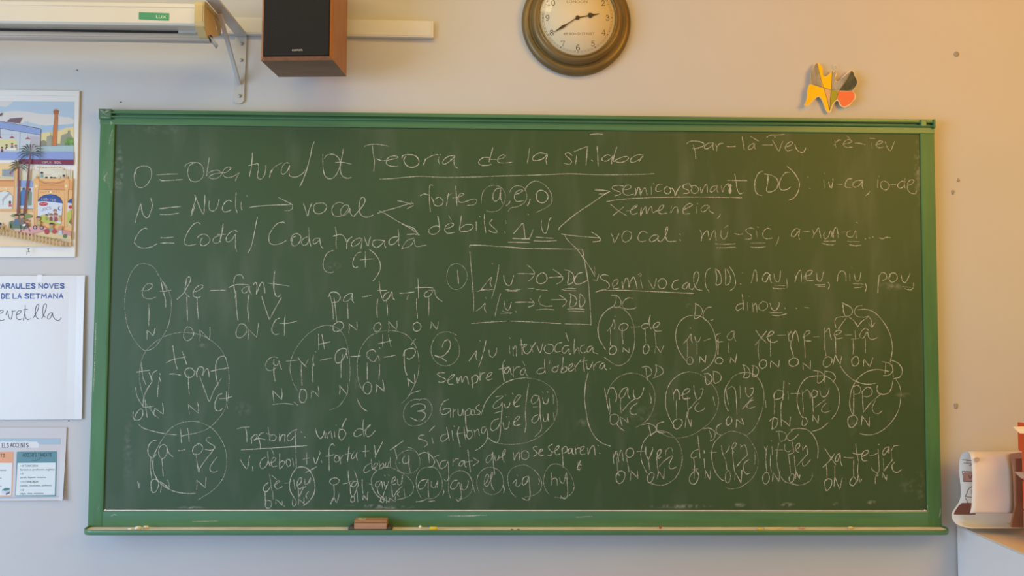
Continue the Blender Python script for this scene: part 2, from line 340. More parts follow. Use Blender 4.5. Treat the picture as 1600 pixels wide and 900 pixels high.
mb.add(sm, [list(range(len(sm)))], M_SMEAR)
mb.build('chalk_stain', board)

STROKES = '''
# title | 500 200 | heading "Teoria de la síl·laba" in thin white chalk, underlined
348,148 355,138 400,128 460,128 538,143; 408,135 415,190 425,260 420,340
440,240 480,255 510,255 560,245 600,235 608,225 580,218 545,225 520,250 520,280 555,298 612,300
640,235 650,215 690,208 740,215 770,245 770,280 740,303 700,305 670,285 655,250 670,220
825,240 815,270 805,292; 815,260 840,235 880,215 920,208; 930,225 925,255 935,285; 938,207 942,211
1045,215 1010,220 975,240 958,270 970,283 1000,270 1040,235 1052,215 1045,260 1055,300 1075,314
1320,230 1280,230 1248,250 1240,275 1260,290 1300,293 1338,285; 1350,155 1335,210 1320,265
1320,245 1380,245 1430,235 1448,215 1425,210 1395,230 1388,260 1410,272 1460,272 1505,266
465,400 560,395 700,382 800,378 950,385 1200,383 1400,375 1600,371 1750,365 1950,358 2200,365 2500,362 2610,357
@ 820 200
38,158 30,210 20,275; 175,205 120,195 75,215 60,245 90,255 140,240 175,210 165,250 172,288
370,215 345,195 318,200 325,220 350,240 365,262 350,285 308,275; 405,215 400,250 398,280
!385,185 430,165 488,145 485,200 478,292; 522,252 530,258; 565,145 570,220 573,300
670,215 640,210 605,235 608,255 640,258 675,235 690,215 680,250 678,280
718,150 700,210 690,262 720,245 770,225 805,225 805,245 770,265 735,268 705,262
925,210 880,210 835,235 825,262 850,268 895,245 925,215 905,245 895,262; 510,52 560,45 610,50
# legend | 180 200 | chalk legend of three lines starting O, N and C at upper left
215,298 175,310 152,350 150,400 165,450 200,467 240,450 275,400 285,350 270,310 235,298 200,300 165,320 158,345 165,370
320,366 400,361 485,359; 350,404 365,411 450,408 528,402
545,305 555,285 590,270 640,270 675,290 692,335 685,380 655,412 615,420 585,405 568,360 572,310 590,285 625,272
735,230 728,280 720,330 712,375 725,355 760,335 800,330 828,345 830,365 800,390 760,397 730,385; 735,378 770,360 830,350
830,352 870,345 900,320 905,308 880,305 855,320 840,345 850,375 880,388 930,375 968,350 950,385 938,415
1072,195 1070,240 1065,300 1048,380; 1040,293 1080,285 1115,280 1120,320 1112,360 1115,390 1135,400 1160,380 1175,330 1178,290
1225,325 1212,350 1207,385; 1215,350 1245,305 1305,270
1362,275 1335,272 1310,295 1298,330 1300,355 1318,360 1345,335 1362,290 1358,330 1362,370 1390,383 1430,378 1470,350 1485,330
1555,108 1538,150 1525,220 1495,330 1465,410 1442,458
158,738 165,700 185,640 200,592 205,620 215,670 240,700 260,695 280,650 290,600 278,548
345,630 380,627 440,620 508,614; 348,675 420,676 495,665
592,688 600,650 615,600 628,555 620,520 640,570 665,630 690,672 698,600 700,525; 600,680 625,600
735,570 733,610 740,640 765,650 790,630 805,590 812,555; 912,575 885,565 855,585 838,620 845,650 870,655 905,640
945,505 942,560 942,620 952,660; 985,580 983,610 990,640; 1028,528 1036,538
1050,622 1100,612 1250,602 1388,598; !1275,542 1330,570 1385,598 1385,630 1360,645 1325,645
1470,590 1485,630 1502,688 1515,640 1535,590
250,790 235,782 200,800 170,840 152,880 155,905 185,930 225,938 280,930 325,905
355,857 400,858 452,853; 355,900 400,898 460,900
665,750 645,738 610,755 575,800 550,850 540,890 550,910 580,918 630,908
640,860 660,838 700,830 730,850 740,880 715,910 685,920 665,905 672,870 685,860
820,840 790,848 765,870 770,895 795,900 820,880 840,800 843,745 835,800 822,860 825,895; 800,832 860,832
955,810 935,800 900,815 870,850 868,880 885,890 915,870 938,830 940,880 940,930 950,965
1112,698 1100,750 1085,830 1065,920 1038,975
1325,745 1310,735 1270,745 1235,780 1205,830 1200,870 1210,900 1245,912 1300,900 1335,880
1370,880 1385,840 1415,825 1445,840 1450,870 1430,905 1400,922 1380,905 1385,860 1410,845
1500,850 1470,865 1455,890 1470,915 1500,905 1515,860 1512,775 1515,830 1520,890 1530,925
1590,860 1560,865 1545,890 1560,905 1590,880 1598,860 1602,900 1612,930 1625,940
@ 500 200
15,585 -30,590 -50,620 -40,660 -5,670 35,650 52,615 35,590 5,583
182,590 150,580 110,600 92,640 105,680 140,690 180,680 215,640 225,610 200,600 175,620 160,655 175,685 215,665 235,625 235,660 255,690
265,690 300,650 340,600 352,560 335,540 315,560 305,620 315,670 345,695 385,695 415,680
120,772 128,830 125,900 130,940; 105,845 150,832 180,840 200,870 210,900 208,945; 210,900 225,870 250,850
330,865 300,860 260,885 245,910 260,925 300,905 328,870 325,905 320,945; 345,850 360,890 375,920 385,880 395,850
500,880 460,875 420,880 410,910 440,935 480,910 505,880 505,915 515,935
610,790 615,840 612,900 620,920; 610,850 570,855 540,880 545,910 580,905 612,870
735,860 700,870 670,890 640,945 665,935 690,930 720,905 740,870 740,910 760,925 800,920 830,915
22,205 22,260 25,320 40,375 75,397 115,380 145,330 158,280 145,235 115,210 80,205 50,215 35,238
182,165 175,210 160,280 160,340 180,380 215,392 245,386; 118,268 180,268 243,282
@ 500 380
105,55 60,75 30,130 25,180 45,220 85,230 108,222; 325,70 290,80 260,130 258,175 275,192 295,185
355,65 355,120 355,188; 315,130 370,125 425,122; 385,48 430,85 465,140 472,190 455,240 415,295
# branches | 500 200 | chalk branch of fortes and dèbils with circled vowels and arrows
450,668 480,655 600,622 700,590 730,590; 608,568 660,580 712,597; !715,575 730,605 682,630
465,648 520,675 600,725 700,780 775,835; !690,765 735,785 775,838 740,828 682,832
880,450 862,445 855,480 855,560 862,655; 785,528 815,515 850,522
900,555 930,540 960,565 955,595 925,610 895,600 885,570 870,540; 1005,510 995,560 988,608; 1003,530 1030,510
1060,455 1065,520 1070,608; 1035,545 1080,540 1125,520 1100,510 1080,540 1085,575 1120,580 1180,560 1215,555 1225,575 1200,600 1150,605
1262,585 1262,540 1280,490 1320,455 1370,450 1415,465 1445,510 1445,560 1425,610 1390,645 1340,655 1303,648
1415,470 1380,475 1355,510 1352,555 1370,572 1400,550 1412,480 1410,540 1425,588; 1485,570 1475,590 1455,608
1478,510 1500,470 1540,450 1590,465 1610,500 1615,550 1590,590 1540,615 1490,625 1472,650
1520,520 1555,510 1585,490 1560,485 1525,510 1520,550 1540,575 1590,568
920,690 930,740 935,795; 935,770 900,765 860,785 850,810 870,830 910,825 935,795
975,790 1020,775 1045,755 1020,742 985,765 975,800 1000,822 1050,815; 1005,680 1025,720
1105,685 1098,740 1092,800 1130,808 1170,800 1195,775 1185,755 1140,755 1100,780; 1220,735 1222,800; 1245,690 1251,695
1285,675 1285,740 1295,818; 1345,715 1325,740 1340,765 1370,790 1385,815 1350,815 1320,800; 1450,725 1455,745; 1442,810 1447,822
1505,862 1580,865 1640,868; 1470,892 1560,893 1640,895
@ 820 200
42,555 35,580 20,607; 0,490 20,450 60,420 100,417 150,440 195,490 213,540 205,590 170,620 120,645 90,660
85,520 110,490 145,490 175,515 180,550 155,580 120,582 95,560 92,520
-88,825 -40,770 -15,745 -5,790 5,860 35,860 50,835 65,792; 23,672 28,678; 130,722 130,770 145,815 165,820 180,780 190,725 205,700
85,852 150,857 222,862; 72,882 150,885 248,880
265,795 280,770 400,670 520,590 620,520 665,495; !545,478 600,482 665,495 630,515 580,515; 550,488 640,490
285,828 350,838 450,848 590,860; 520,812 565,840 592,872 575,885 532,890
315,840 330,870 370,910 410,950 460,1020 510,1090 548,1160; 545,1085 548,1150; !578,1145 565,1190 528,1185
# semiconsonant | 820 200 | chalk lines on semiconsonant, xemeneia and vocal at upper right
770,455 735,448 690,455 685,475 715,490 748,505 740,522 705,530; 760,475 800,480 830,465 820,448 790,450 768,480 775,515 810,525 850,515
865,470 868,500 860,530 875,500 885,465 900,480 902,525 920,485 940,470 950,495 955,525; 988,460 990,520; 1003,430 1009,437
1075,440 1045,440 1025,465 1030,495 1070,490; 1090,470 1110,460 1135,470 1140,495 1120,515 1095,505 1088,480 1110,455
1150,470 1170,500 1175,530 1190,490 1215,455; 1270,435 1240,445 1240,470 1275,485 1280,505 1240,515
1300,455 1330,450 1358,475 1350,500 1320,512 1300,490 1305,465 1280,430; 1372,465 1378,510 1395,470 1420,440 1425,480 1425,505
1500,450 1465,460 1445,490 1465,500 1495,470 1505,445 1500,480 1510,505; 1535,450 1545,500 1560,460 1590,435 1600,450 1608,500
640,575 750,558 950,545 1200,540 1450,540 1600,543 1695,545
670,595 730,645 795,685; 775,615 730,650 688,685; 795,648 825,645
830,640 860,625 880,605 850,615 825,650 840,675 880,665; 910,620 905,685 925,640 945,615 950,670 975,625 990,615 1000,660 1040,640
1035,650 1070,635 1085,605 1060,610 1045,645 1060,670 1110,665; 1145,610 1140,665 1160,630 1185,615 1195,640 1195,670
1235,640 1280,620 1310,600 1285,590 1255,610 1235,640 1245,670 1290,668; 1340,615 1342,665; 1346,588 1351,594
1440,605 1405,605 1378,630 1385,655 1415,645 1440,610 1440,645 1478,668; 1530,672 1520,690 1505,707
675,825 690,860 700,895 720,860 735,825; 780,810 760,840 765,880 795,890 830,860 830,820 800,802 770,815
955,820 920,805 890,835 885,870 910,888 950,880; 1040,835 1000,840 975,870 990,890 1030,870 1045,840 1040,875 1060,890
1060,890 1090,860 1115,800 1112,770 1100,800 1100,850 1120,885 1180,885; 1210,828 1216,834; 1210,873 1216,879
1368,795 1382,830 1378,885 1390,840 1425,800 1435,840 1445,875 1465,820 1485,800 1492,850 1495,878
1535,800 1532,840 1550,870 1575,850 1585,810; 1560,780 1585,762
@ 1140 200
40,358 50,420 60,480 80,515 108,505; -20,408 60,410 138,412; *3,445 4,475 3,505
262,335 225,355 200,410 197,470 215,515 250,527; 300,365 298,430 288,490 320,500 360,480 380,440 370,400 330,370 270,358
470,345 430,355 395,410 390,460 410,485 450,480 475,462; 450,300 500,345 540,410 545,450 530,510 495,550 458,565
608,380 614,386; 624,470 630,476; 735,405 740,475; 740,354 745,360; 775,420 780,450 795,470 805,430 808,395
840,440 880,442; 955,395 925,400 905,430 905,460 945,465; 1040,410 1000,410 965,430 970,460 1005,455 1040,415 1035,445 1043,475
1095,495 1085,512 1065,528; 1158,405 1155,470; 1163,374 1168,380; 1200,415 1180,430 1185,465 1215,485 1245,465 1240,430 1210,415
1250,445 1300,440; 1375,420 1340,418 1312,445 1325,470 1360,455 1370,385 1365,430 1370,470
1390,450 1425,435 1440,410 1415,405 1392,430 1390,475 1410,505 1450,515 1460,490
40,825 70,832 100,828; 192,790 165,780 128,795 140,820 170,840 165,865 125,868; 212,805 215,865; 218,772 223,778
325,790 290,785 262,815 262,850 290,865 335,860; 385,850 375,885 360,920
-110,905 -30,908 45,905; -100,935 -30,935 45,930; 165,900 275,898; 165,930 225,933 278,928
550,795 520,785 488,815 485,845 510,845 545,800 540,840 545,870; 570,805 620,808; 648,795 660,830 645,860 670,820 695,780 705,820 715,860
740,815 735,840 745,865 770,850 790,800 800,850; 800,810 810,860 815,800 835,775 845,820 850,860
735,885 780,885 828,882; 720,900 770,912 815,914; 870,815 910,812; 945,800 920,815 920,845 960,850 985,800 990,860
992,737 998,743; 920,885 1015,888; 938,912 985,920 1028,914; 1057,862 1063,868; 1088,856 1096,862; 1118,849 1124,855; 1170,858 1195,865 1225,855 1258,858
# corner words | 820 200 | two hyphenated chalk words along the top right edge
1265,122 1290,105 1340,103 1390,115 1400,135 1375,150 1335,160 1310,158; 1315,130 1330,180 1336,242
1470,115 1435,118 1408,140 1405,160 1430,160 1460,140 1475,115 1468,145 1475,170; 1490,125 1500,150 1498,178; 1500,150 1520,125 1548,120
@ 1140 200
-25,142 0,147 47,142; 98,68 105,115 115,170; 190,120 165,130 145,155 155,168 180,155 198,120 193,150 203,165; 165,65 195,85 225,102
258,132 335,132; 335,95 360,140 385,180 400,140 415,105; 288,75 320,55 370,55 430,50; 350,68 356,72
440,150 475,135 495,115 475,108 450,125 435,155 450,178 490,170; 510,130 520,160 545,185 575,190 590,170 595,155
822,95 830,150; 835,110 850,95 870,95; 815,130 820,132; 885,125 925,120 955,105 930,90 900,105 888,130 910,150 960,150; 915,62 940,82
980,118 1015,120 1060,130; 1108,115 1115,160; 1095,80 1135,82; 1140,130 1170,125 1195,110 1180,100 1155,110 1145,140 1165,155 1200,150
1215,105 1230,150 1255,178 1275,140 1290,102
# elefant | 180 380 | chalk word e-le-fant split into syllables with an oval round its e
215,160 170,175 120,240 88,340 75,450 80,560 105,670 160,770 215,830 255,838 310,810 370,730 415,640 438,520 435,430 400,340 350,270 310,200 265,168 215,160
355,285 370,360 390,430 395,500; 370,300 405,370
205,372 250,370 285,345 290,325 265,315 235,330 215,370 215,410 245,432 285,433 318,420; 262,475 265,540 262,645
!248,750 250,710 248,682 275,700 295,725 305,700 312,665; 352,375 390,375 435,368
485,438 530,395 570,330 590,285 580,263 560,275 550,330 545,380 560,405 580,420; 610,380 650,370 685,345 680,328 655,330 625,355 610,385 615,415 650,425 665,415
560,420 562,500 565,608; 640,425 642,500 650,592; 610,690 590,660 560,655 540,690 535,735 560,760 595,745 615,705 600,670
!660,765 665,720 660,675 690,705 735,755 742,710 740,655; 745,370 800,368 862,367
1003,275 985,248 950,250 930,280 928,340 940,400 935,430; 890,345 940,325 1000,322 1045,328
1045,340 1010,345 990,370 1005,390 1035,375 1050,335 1050,370 1065,405; 1080,325 1095,305 1108,330 1103,400 1120,350 1140,310 1155,310 1165,350 1170,390
1245,220 1240,290 1240,360 1255,410 1275,418 1295,400; 1195,312 1270,322 1360,335; 945,375 945,450 950,530 960,602; 1045,400 1035,500 1047,615
!1145,415 1170,500 1205,598 1250,510 1298,425; 1010,632 970,635 945,690 950,730 980,738 1015,710 1030,670 1010,635 985,630
!1040,750 1045,700 1040,670 1070,700 1105,735 1112,690 1120,625; 1285,585 1255,600 1228,650 1225,690 1250,713 1280,708; 1328,560 1322,640 1322,720; 1285,628 1350,625 1422,608
# triomf | 180 520 | chalk word tri-omf inside a big ring on the left
520,-5 440,10 360,40 290,90 235,150 205,220 190,310 195,400 215,480 240,550 290,620 345,672
520,-5 620,5 700,30 770,75 830,135 870,220 888,320 888,420 880,520 850,610 800,680 730,745 660,775 580,792; 180,712 220,745 300,770 400,790 480,797
450,100 460,170 470,230 485,282; 525,148 540,190 558,245; 398,235 450,210 550,188
205,235 210,300 220,360 240,402; 165,308 210,300 270,292; 265,310 280,350 290,380; 280,345 300,310 328,292; 345,345 355,380; 348,320 353,326
290,378 250,440 225,500 218,570; 160,425 170,490 195,540 220,575; 345,355 335,430 332,500
150,685 160,640 190,600 212,600 215,640 195,675 160,682 140,660 140,615; 235,520 240,590 250,660; 215,580 260,580 300,572
270,570 290,620 315,655; !300,640 310,590 375,635 375,590 370,550; 425,322 470,322 512,332
600,275 560,280 545,310 560,345 600,345 620,310 600,280 570,272; 630,300 640,345 640,300 660,265 690,280 680,335 705,290 725,285 735,345
870,205 850,183 815,190 790,230 785,290 790,350 805,412; 750,300 820,285 888,273; 575,330 572,400 580,485; !660,340 700,450 735,542 770,450 828,358
835,475 805,490 780,550 785,600 815,610 840,590; 870,458 870,530 878,595; 815,515 870,510 912,498; !580,635 575,590 570,560 610,595 650,628 652,580 642,545
# caos | 180 640 | chalk word ca-os with a large ring at the lower left
340,280 370,230 430,150 510,105 600,92 680,105 760,150 820,220 860,310 872,400 860,490 820,570 750,640 650,703; 340,280 310,340 295,400 300,480 325,540 370,590 450,635 550,655 625,655
320,240 295,245 265,275 255,320 265,360 295,375 320,350; 405,290 380,272 350,290 340,330 350,370 380,380 405,340 405,295 420,340 450,368
280,370 275,450 285,540; 365,380 370,450 375,520; 490,318 510,322 545,312; 512,155 515,200 518,258; 565,145 575,200 578,252; 515,208 580,192 630,185
650,270 615,290 605,330 625,352 665,340 685,300 665,268 640,265; 745,218 720,220 712,240 735,262 768,280 778,300 750,318 705,312
!630,345 650,480 655,492 657,465 700,400 768,315; 795,372 765,410 742,450 745,480 775,488 802,478; 290,648 280,600 285,555 320,545 340,580 325,630 300,648 278,630
!355,645 360,600 350,560 390,590 422,615 420,580 410,550; !635,625 640,580 635,550 670,580 705,612 708,570 710,528
# patata | 500 380 | chalk word pa-ta-ta with O and N under its syllables
65,420 80,390 110,380 145,395 158,425 140,455 95,465; 75,400 95,470 100,520 105,595; 110,430 120,500 130,600 135,620
258,395 225,395 190,425 185,455 210,455 240,430 258,395 250,440 265,465; 215,470 218,530 220,585; 328,420 365,415 405,405
462,295 470,370 485,430; 450,370 520,368; 540,380 510,395 492,430 500,450 535,430 560,380 565,420 582,442; 450,435 445,510 448,585; 520,440 525,500 528,562
625,390 680,388 735,380; 690,405 678,440; 765,278 768,350 770,430; 745,350 820,345 885,350; 880,365 840,375 815,400 825,420 860,410 890,365 905,410 925,435 955,455
755,430 755,500 762,585; 850,425 850,500 850,565; 140,615 105,640 105,680 130,690 165,675 185,645 170,618 140,612; !225,698 230,660 225,630 260,655 288,682 290,650 288,615
465,620 435,630 420,660 430,688 460,685 478,655 470,625; !535,698 540,660 535,610 565,645 598,675 602,640 600,608; 760,615 730,635 732,675 755,688 785,670 785,635 760,617; !862,670 870,640 868,612 890,645 912,672 922,640 925,612
# hiatus | 500 520 | chalk syllables in two overlapping rings marked H at centre left
-330,195 -370,188 -410,215 -425,255 -410,290 -375,292 -340,270; -360,205 -360,245 -335,255 -320,220 -310,265 -300,285; -360,260 -360,320 -350,380
!-360,540 -365,490 -370,450 -335,485 -300,520 -295,480 -300,435; -375,560 -280,552 -210,560; -265,222 -180,215
-170,195 -150,225 -125,250 -110,265; -90,205 -120,260; -52,175 -55,220 -45,260; -36,146 -31,152; -145,245 -145,320 -140,410; -60,245 -60,310 -55,385
-150,440 -160,490 -155,535 -125,545 -105,505 -110,455 -135,440 -150,445; -205,540 -175,565; !-70,510 -65,450 -35,470 -10,500 -10,460 -15,420
-175,455 -205,400 -225,340 -235,270 -220,190 -180,110 -120,35 -60,-15 0,-48 60,-58 120,-45 165,-10 200,50 220,130 232,220 235,320 225,420 205,490 160,560 115,590 72,603
15,15 25,70 35,128; -10,90 30,82 78,70; -12,10 -10,130; 0,215 45,205 90,198
210,130 175,122 130,150 118,200 130,235 165,225 195,180 212,135 205,150 215,200; 165,240 165,290 165,352; 165,240 178,170; !152,480 158,440 150,408 185,450 215,485 215,440 215,395; 240,185 280,184 315,180
325,440 300,370 290,280 295,200 320,120 370,45 430,5 520,-18 610,-10 680,20 730,75 760,140 773,220 770,300 750,380 710,460 680,510 635,555
435,150 415,132 380,142 365,170 375,200 385,185; 380,195 400,220 425,225 445,195 455,180 465,215; 463,116 468,122; 490,12 490,60 490,110; 535,20 545,65 555,108; 455,85 500,75 555,62; 500,190 540,185 590,175
650,180 660,145 690,125 730,122 745,145 735,180 700,205 680,198; 660,150 658,220 665,290 680,332; 745,48 710,95; 370,235 370,300 370,365; 465,245 465,300 460,365
335,450 345,405 375,385 400,405 400,445 380,478 350,470 335,440; !438,465 445,430 435,400 470,430 500,455 500,420 490,372; !690,415 690,380 682,355 715,385 740,400 742,360 738,325
785,450 720,470 690,495; 290,515 310,560 340,595 368,612
# triphthong | 180 640 | chalk note on triftong underlined near the bottom, with syllables below
955,150 1000,138 1048,135; 1018,140 1028,190 1030,252; 1065,265 1065,225 1060,230 1090,195 1110,200; 1110,210 1095,235 1085,240; 1160,180 1140,185 1120,215 1130,260 1138,310; 1085,235 1130,225 1170,235
1195,140 1200,180 1210,240; 1180,185 1215,195; 1215,245 1245,240 1258,215 1240,195 1215,205 1205,240; 1285,190 1285,250 1300,205 1325,195 1325,250
1420,155 1390,165 1350,200 1345,235 1370,240 1405,200 1415,160 1410,220 1412,330 1415,460; 1478,212 1484,218; 1453,173 1458,178; 985,315 1100,308 1300,295 1495,282
1565,150 1580,200 1605,225 1625,200 1635,165 1640,220; 1650,180 1655,225 1665,190 1685,170 1695,225; 1712,170 1715,215; 1723,118 1728,124
1755,150 1745,200 1765,238 1795,210 1800,180 1780,155 1750,160; 1805,70 1788,100 1772,138; 1940,80 1935,140 1945,210; 1935,155 1900,150 1870,175 1865,200 1890,210 1930,190; 1945,165 1980,135 1995,115 1970,140 1955,180 1970,210 2000,200 2030,165
978,390 1000,430 1030,462 1042,410 1050,362; 1072,445 1075,478; 1175,370 1145,390 1130,430 1145,460 1175,445 1195,400 1192,325 1195,390 1210,440
1215,420 1245,400 1255,380 1235,375 1218,410 1230,445 1265,440; 1222,308 1240,352; 1285,345 1285,400 1285,460 1310,440 1325,415 1310,400 1288,415; 1335,415 1350,445 1370,430 1365,395 1340,390 1335,420; 1385,380 1395,445
1465,388 1515,378; 1495,335 1498,428; 1550,375 1565,425 1585,380 1600,340
1205,505 1215,570 1225,635; 1195,570 1165,595 1158,630 1185,640 1215,600; 1240,590 1275,570 1285,555 1265,560 1245,590 1265,620 1305,600; 1225,515 1260,545
1170,645 1172,700 1180,740; 1230,640 1235,700; 1180,710 1172,750 1195,772 1220,750 1215,715 1190,708; !1255,740 1255,700 1280,720 1305,748 1305,715; 1318,750 1323,755; 1325,575 1365,572
1410,465 1380,510 1362,580 1370,640 1400,690; 1410,460 1450,447 1500,460 1540,510 1560,580 1555,650 1520,710 1470,750; 1395,550 1405,620; 1420,600 1450,570 1455,535 1435,540 1420,590 1440,620 1470,600; 1480,545 1485,585 1510,570 1525,530 1520,575
1490,490 1530,470 1575,445; 1525,475 1545,525; !1430,625 1435,685 1470,610 1490,600; 1510,640 1490,670 1500,695; 1390,680 1385,740 1400,755 1415,720 1400,690; !1430,745 1435,700 1475,735 1475,690
@ 500 640
112,280 95,268 72,300 70,370 72,475; 45,365 80,360 110,350; 125,360 110,385 125,410 150,395 145,365 120,355; 155,350 162,425; 160,385 180,355; 228,285 222,340 215,405; 195,350 240,340
265,330 245,365 255,385 280,355 290,335 285,365 292,395; 335,328 382,322; 355,280 355,368; 425,280 432,330 435,375; 430,370 460,310 490,250; 12,400 15,415; -5,320 5,345
400,385 405,440 410,470; 395,420 360,440 342,475 355,493 390,475; 410,465 440,445 450,420 425,425 420,460 440,475; 462,400 470,460; 470,440 490,420 500,440 480,462; 515,415 510,450 530,440 540,405; 548,375 552,445
550,315 600,280 650,245; 580,300 592,340 602,385
90,540 75,560 90,585 125,585 150,560 140,540 110,533 85,545; 108,590 110,680 80,735; 85,740 95,705 110,690 130,725 140,700 150,655; 180,580 215,575
220,480 225,550 240,600; 195,575 260,555; 270,480 290,540 300,600; 290,560 260,565 245,595 270,600 290,570; 330,545 330,600 335,655; 235,600 240,660 255,680; 290,600 280,640 265,670
240,720 245,685 265,680 270,710 250,722 238,705; 290,640 295,720; 335,705 340,670 365,700 375,640 370,710
385,580 410,590; 405,600 402,540 430,490 490,455 560,455 630,490 690,530 725,580 730,620 710,665 660,690 600,705; 405,600 430,650 470,690 540,720
470,555 440,570 435,600 460,600 480,560 490,620; 500,560 505,595 525,590 535,560; 503,513 509,518; 533,510 539,515; 560,570 590,545 585,525 565,545 565,585 590,580; 605,545 610,585 635,580 645,515
445,600 455,650 490,690; 520,600 500,650 490,690; 560,600 570,680 600,640 640,600; 470,720 480,680 500,690 495,725 465,710; 515,680 520,730; !540,725 545,690 585,720 590,680; 620,640 605,660 620,680; 655,620 665,690
# first rule | 500 380 | chalk box after a circled 1, two rules of arrows inside
1060,157 1015,180 992,240 995,300 1020,345 1060,362 1110,345 1145,290 1150,240 1125,190 1080,160 1045,160; 1075,210 1078,260 1082,315
1170,60 1178,150 1190,300 1200,430 1200,530; 1170,30 1190,15 1400,25 1600,40 1800,45 2050,48; 2050,48 2070,160 2095,300 2108,450 2118,640; 1185,628 1300,618 1460,608; 1485,608 1600,612 1880,628; 1915,630 2020,632 2120,637
1258,365 1300,310 1340,265 1330,310 1340,340; 1342,155 1349,161; 1398,170 1385,260 1365,350 1340,430; 1435,250 1440,290 1460,325 1490,325 1505,280 1512,252; 1545,238 1600,238 1670,240
1620,172 1655,200 1675,235 1660,270 1625,298; 1228,378 1290,360 1360,362; 1260,368 1330,372; 1450,362 1510,368 1568,362; 1465,374 1540,376
1730,232 1700,255 1692,290 1710,315 1745,312 1772,285 1765,245 1740,230; 1790,268 1840,265 1890,262; 1820,205 1860,230 1895,265 1885,300 1850,318
1945,225 1942,270 1935,320 1970,310 1985,280 1975,240 1945,215 1912,208; 2050,228 2015,240 1990,280 1995,315 2030,318 2092,290; 1625,355 1670,352; 1690,362 1775,368; 1890,362 1950,352 2000,355; 1900,370 2005,372
1220,530 1255,505 1290,470 1285,510 1300,540; 1294,425 1300,431; 1410,395 1395,450 1380,510 1368,570; 1440,455 1445,500 1465,525 1485,500 1495,460; 1410,550 1500,545; 1425,530 1490,550; 1528,533 1534,538; 1525,462 1600,460 1670,462
1640,430 1670,462 1665,485 1625,500; 1725,410 1710,440 1720,475 1760,492 1815,490; 1690,522 1750,515 1825,520; 1805,442 1920,440; 1870,405 1920,440 1920,470 1895,495
1960,400 1958,450 1950,495 1985,490 2005,460 1995,420 1950,395; 2030,400 2030,495 2060,480 2070,440 2040,400 2025,398; 1935,515 2000,512 2065,518; 1945,530 2065,535
# second rule | 500 520 | chalk rule after a circled 2 on i/u intervocàlica
1065,18 1030,0 985,-8 930,5 885,60 868,130 880,190 920,240 980,258 1040,240 1080,190 1090,130 1075,70 1050,38; 955,110 970,70 1000,55 1018,80 1010,130 970,175 930,190 895,178 940,190 988,222
1165,220 1200,170 1225,140 1218,180 1225,210; 1246,58 1251,64; 1297,58 1280,140 1260,210 1240,265; 1320,135 1325,175 1350,190 1375,160 1380,120; 1480,100 1485,165; 1481,38 1486,43; 1505,110 1510,180; 1510,130 1525,100 1535,130 1535,180; 1570,45 1578,120 1580,170; 1560,95 1600,90
1580,120 1605,105 1615,90 1595,95 1590,140 1615,165 1640,150; 1645,95 1665,150; 1640,150 1660,110 1685,75; 1695,100 1720,155 1740,85; 1765,95 1750,125 1765,155 1800,160 1825,130 1815,95 1780,88; 1890,75 1855,85 1835,120 1845,150 1880,145
1945,100 1910,105 1890,140 1910,160 1945,125 1945,160 1960,165; 1920,0 1930,30 1940,62; 1988,50 1985,100 1985,165; 1990,150 2015,115 2025,160; 2065,95 2040,105 2032,135 2050,158 2075,150; 2125,105 2100,110 2085,140 2100,150 2130,115 2135,150 2170,165
975,312 940,312 915,320 935,340 970,355 980,370 960,385 925,385; 990,375 1030,355 1050,325 1025,335 1000,370 1005,400 1040,400; 1070,350 1075,395 1090,355 1105,345 1110,390 1130,345 1150,350 1160,400
1185,345 1190,390 1195,430; 1185,355 1210,330 1235,345 1225,385 1200,395; 1250,315 1250,370; 1252,340 1270,315 1290,310; 1295,355 1330,335 1345,310 1320,315 1300,350 1310,370 1345,360
1445,215 1430,240 1430,310 1440,380; 1398,285 1440,275 1480,265; 1480,270 1450,285 1440,310 1465,315 1485,275 1490,310 1500,325; 1510,265 1510,345; 1512,300 1535,270 1565,265; 1600,275 1575,290 1565,320 1590,325 1605,285 1610,320 1625,340; 1585,225 1600,255
1755,205 1755,260 1760,315; 1750,275 1715,280 1695,305 1705,320 1740,315 1758,295; 1795,220 1792,240; 1815,280 1835,265 1860,270 1850,300 1825,305 1815,285 1865,255; 1900,190 1895,250 1885,310 1920,300 1930,275 1910,265 1890,290
1940,290 1970,260 1975,240 1950,255 1940,290 1960,300 1985,280; 1990,250 1995,300; 1995,270 2015,240 2040,210; 2065,190 2060,240 2065,300; 2025,230 2090,215; 2080,240 2090,280 2110,275 2130,230; 2135,250 2140,295; 2140,265 2160,235 2190,225; 2220,235 2195,245 2185,275 2205,280 2225,245 2225,275 2240,290; 2266,278 2271,283
# third rule | 500 520 | chalk rule after a circled 3 on grups güe and qüe
790,520 720,525 670,570 652,630 665,690 710,725 770,722 830,690 870,630 872,570 840,525 800,515 770,530; 712,578 740,560 790,555 820,570 815,600 760,612; 760,612 810,620 825,645 800,680 760,687 705,660
1005,520 965,540 940,590 940,620 965,640 1000,625 1020,600 1000,590 960,600; 1020,600 1020,660; 1040,595 1040,660; 1040,620 1055,600; 1078,595 1082,640 1105,640 1115,595 1120,645; 1135,610 1140,720 1155,780; 1135,620 1165,590 1180,610 1170,640 1145,645
1185,610 1180,635 1205,640 1205,605 1185,600; 1245,560 1220,580 1225,600 1250,615 1245,635 1215,638
1375,500 1430,495 1370,545 1352,580 1370,590 1410,570 1425,540 1420,620 1410,760 1400,830 1380,858 1345,845 1310,815; 1362,628 1428,610; 1440,555 1450,585 1475,575 1485,545; 1447,482 1452,488; 1503,474 1509,480; 1510,560 1545,525 1570,490 1540,490 1515,540 1525,575 1560,570
1395,670 1350,690 1332,740 1350,765 1390,740 1410,690; 1430,700 1440,750 1470,740 1480,690; 1455,655 1460,660; 1475,655 1480,660; 1510,700 1545,680 1560,655 1535,660 1512,700 1525,725 1565,715
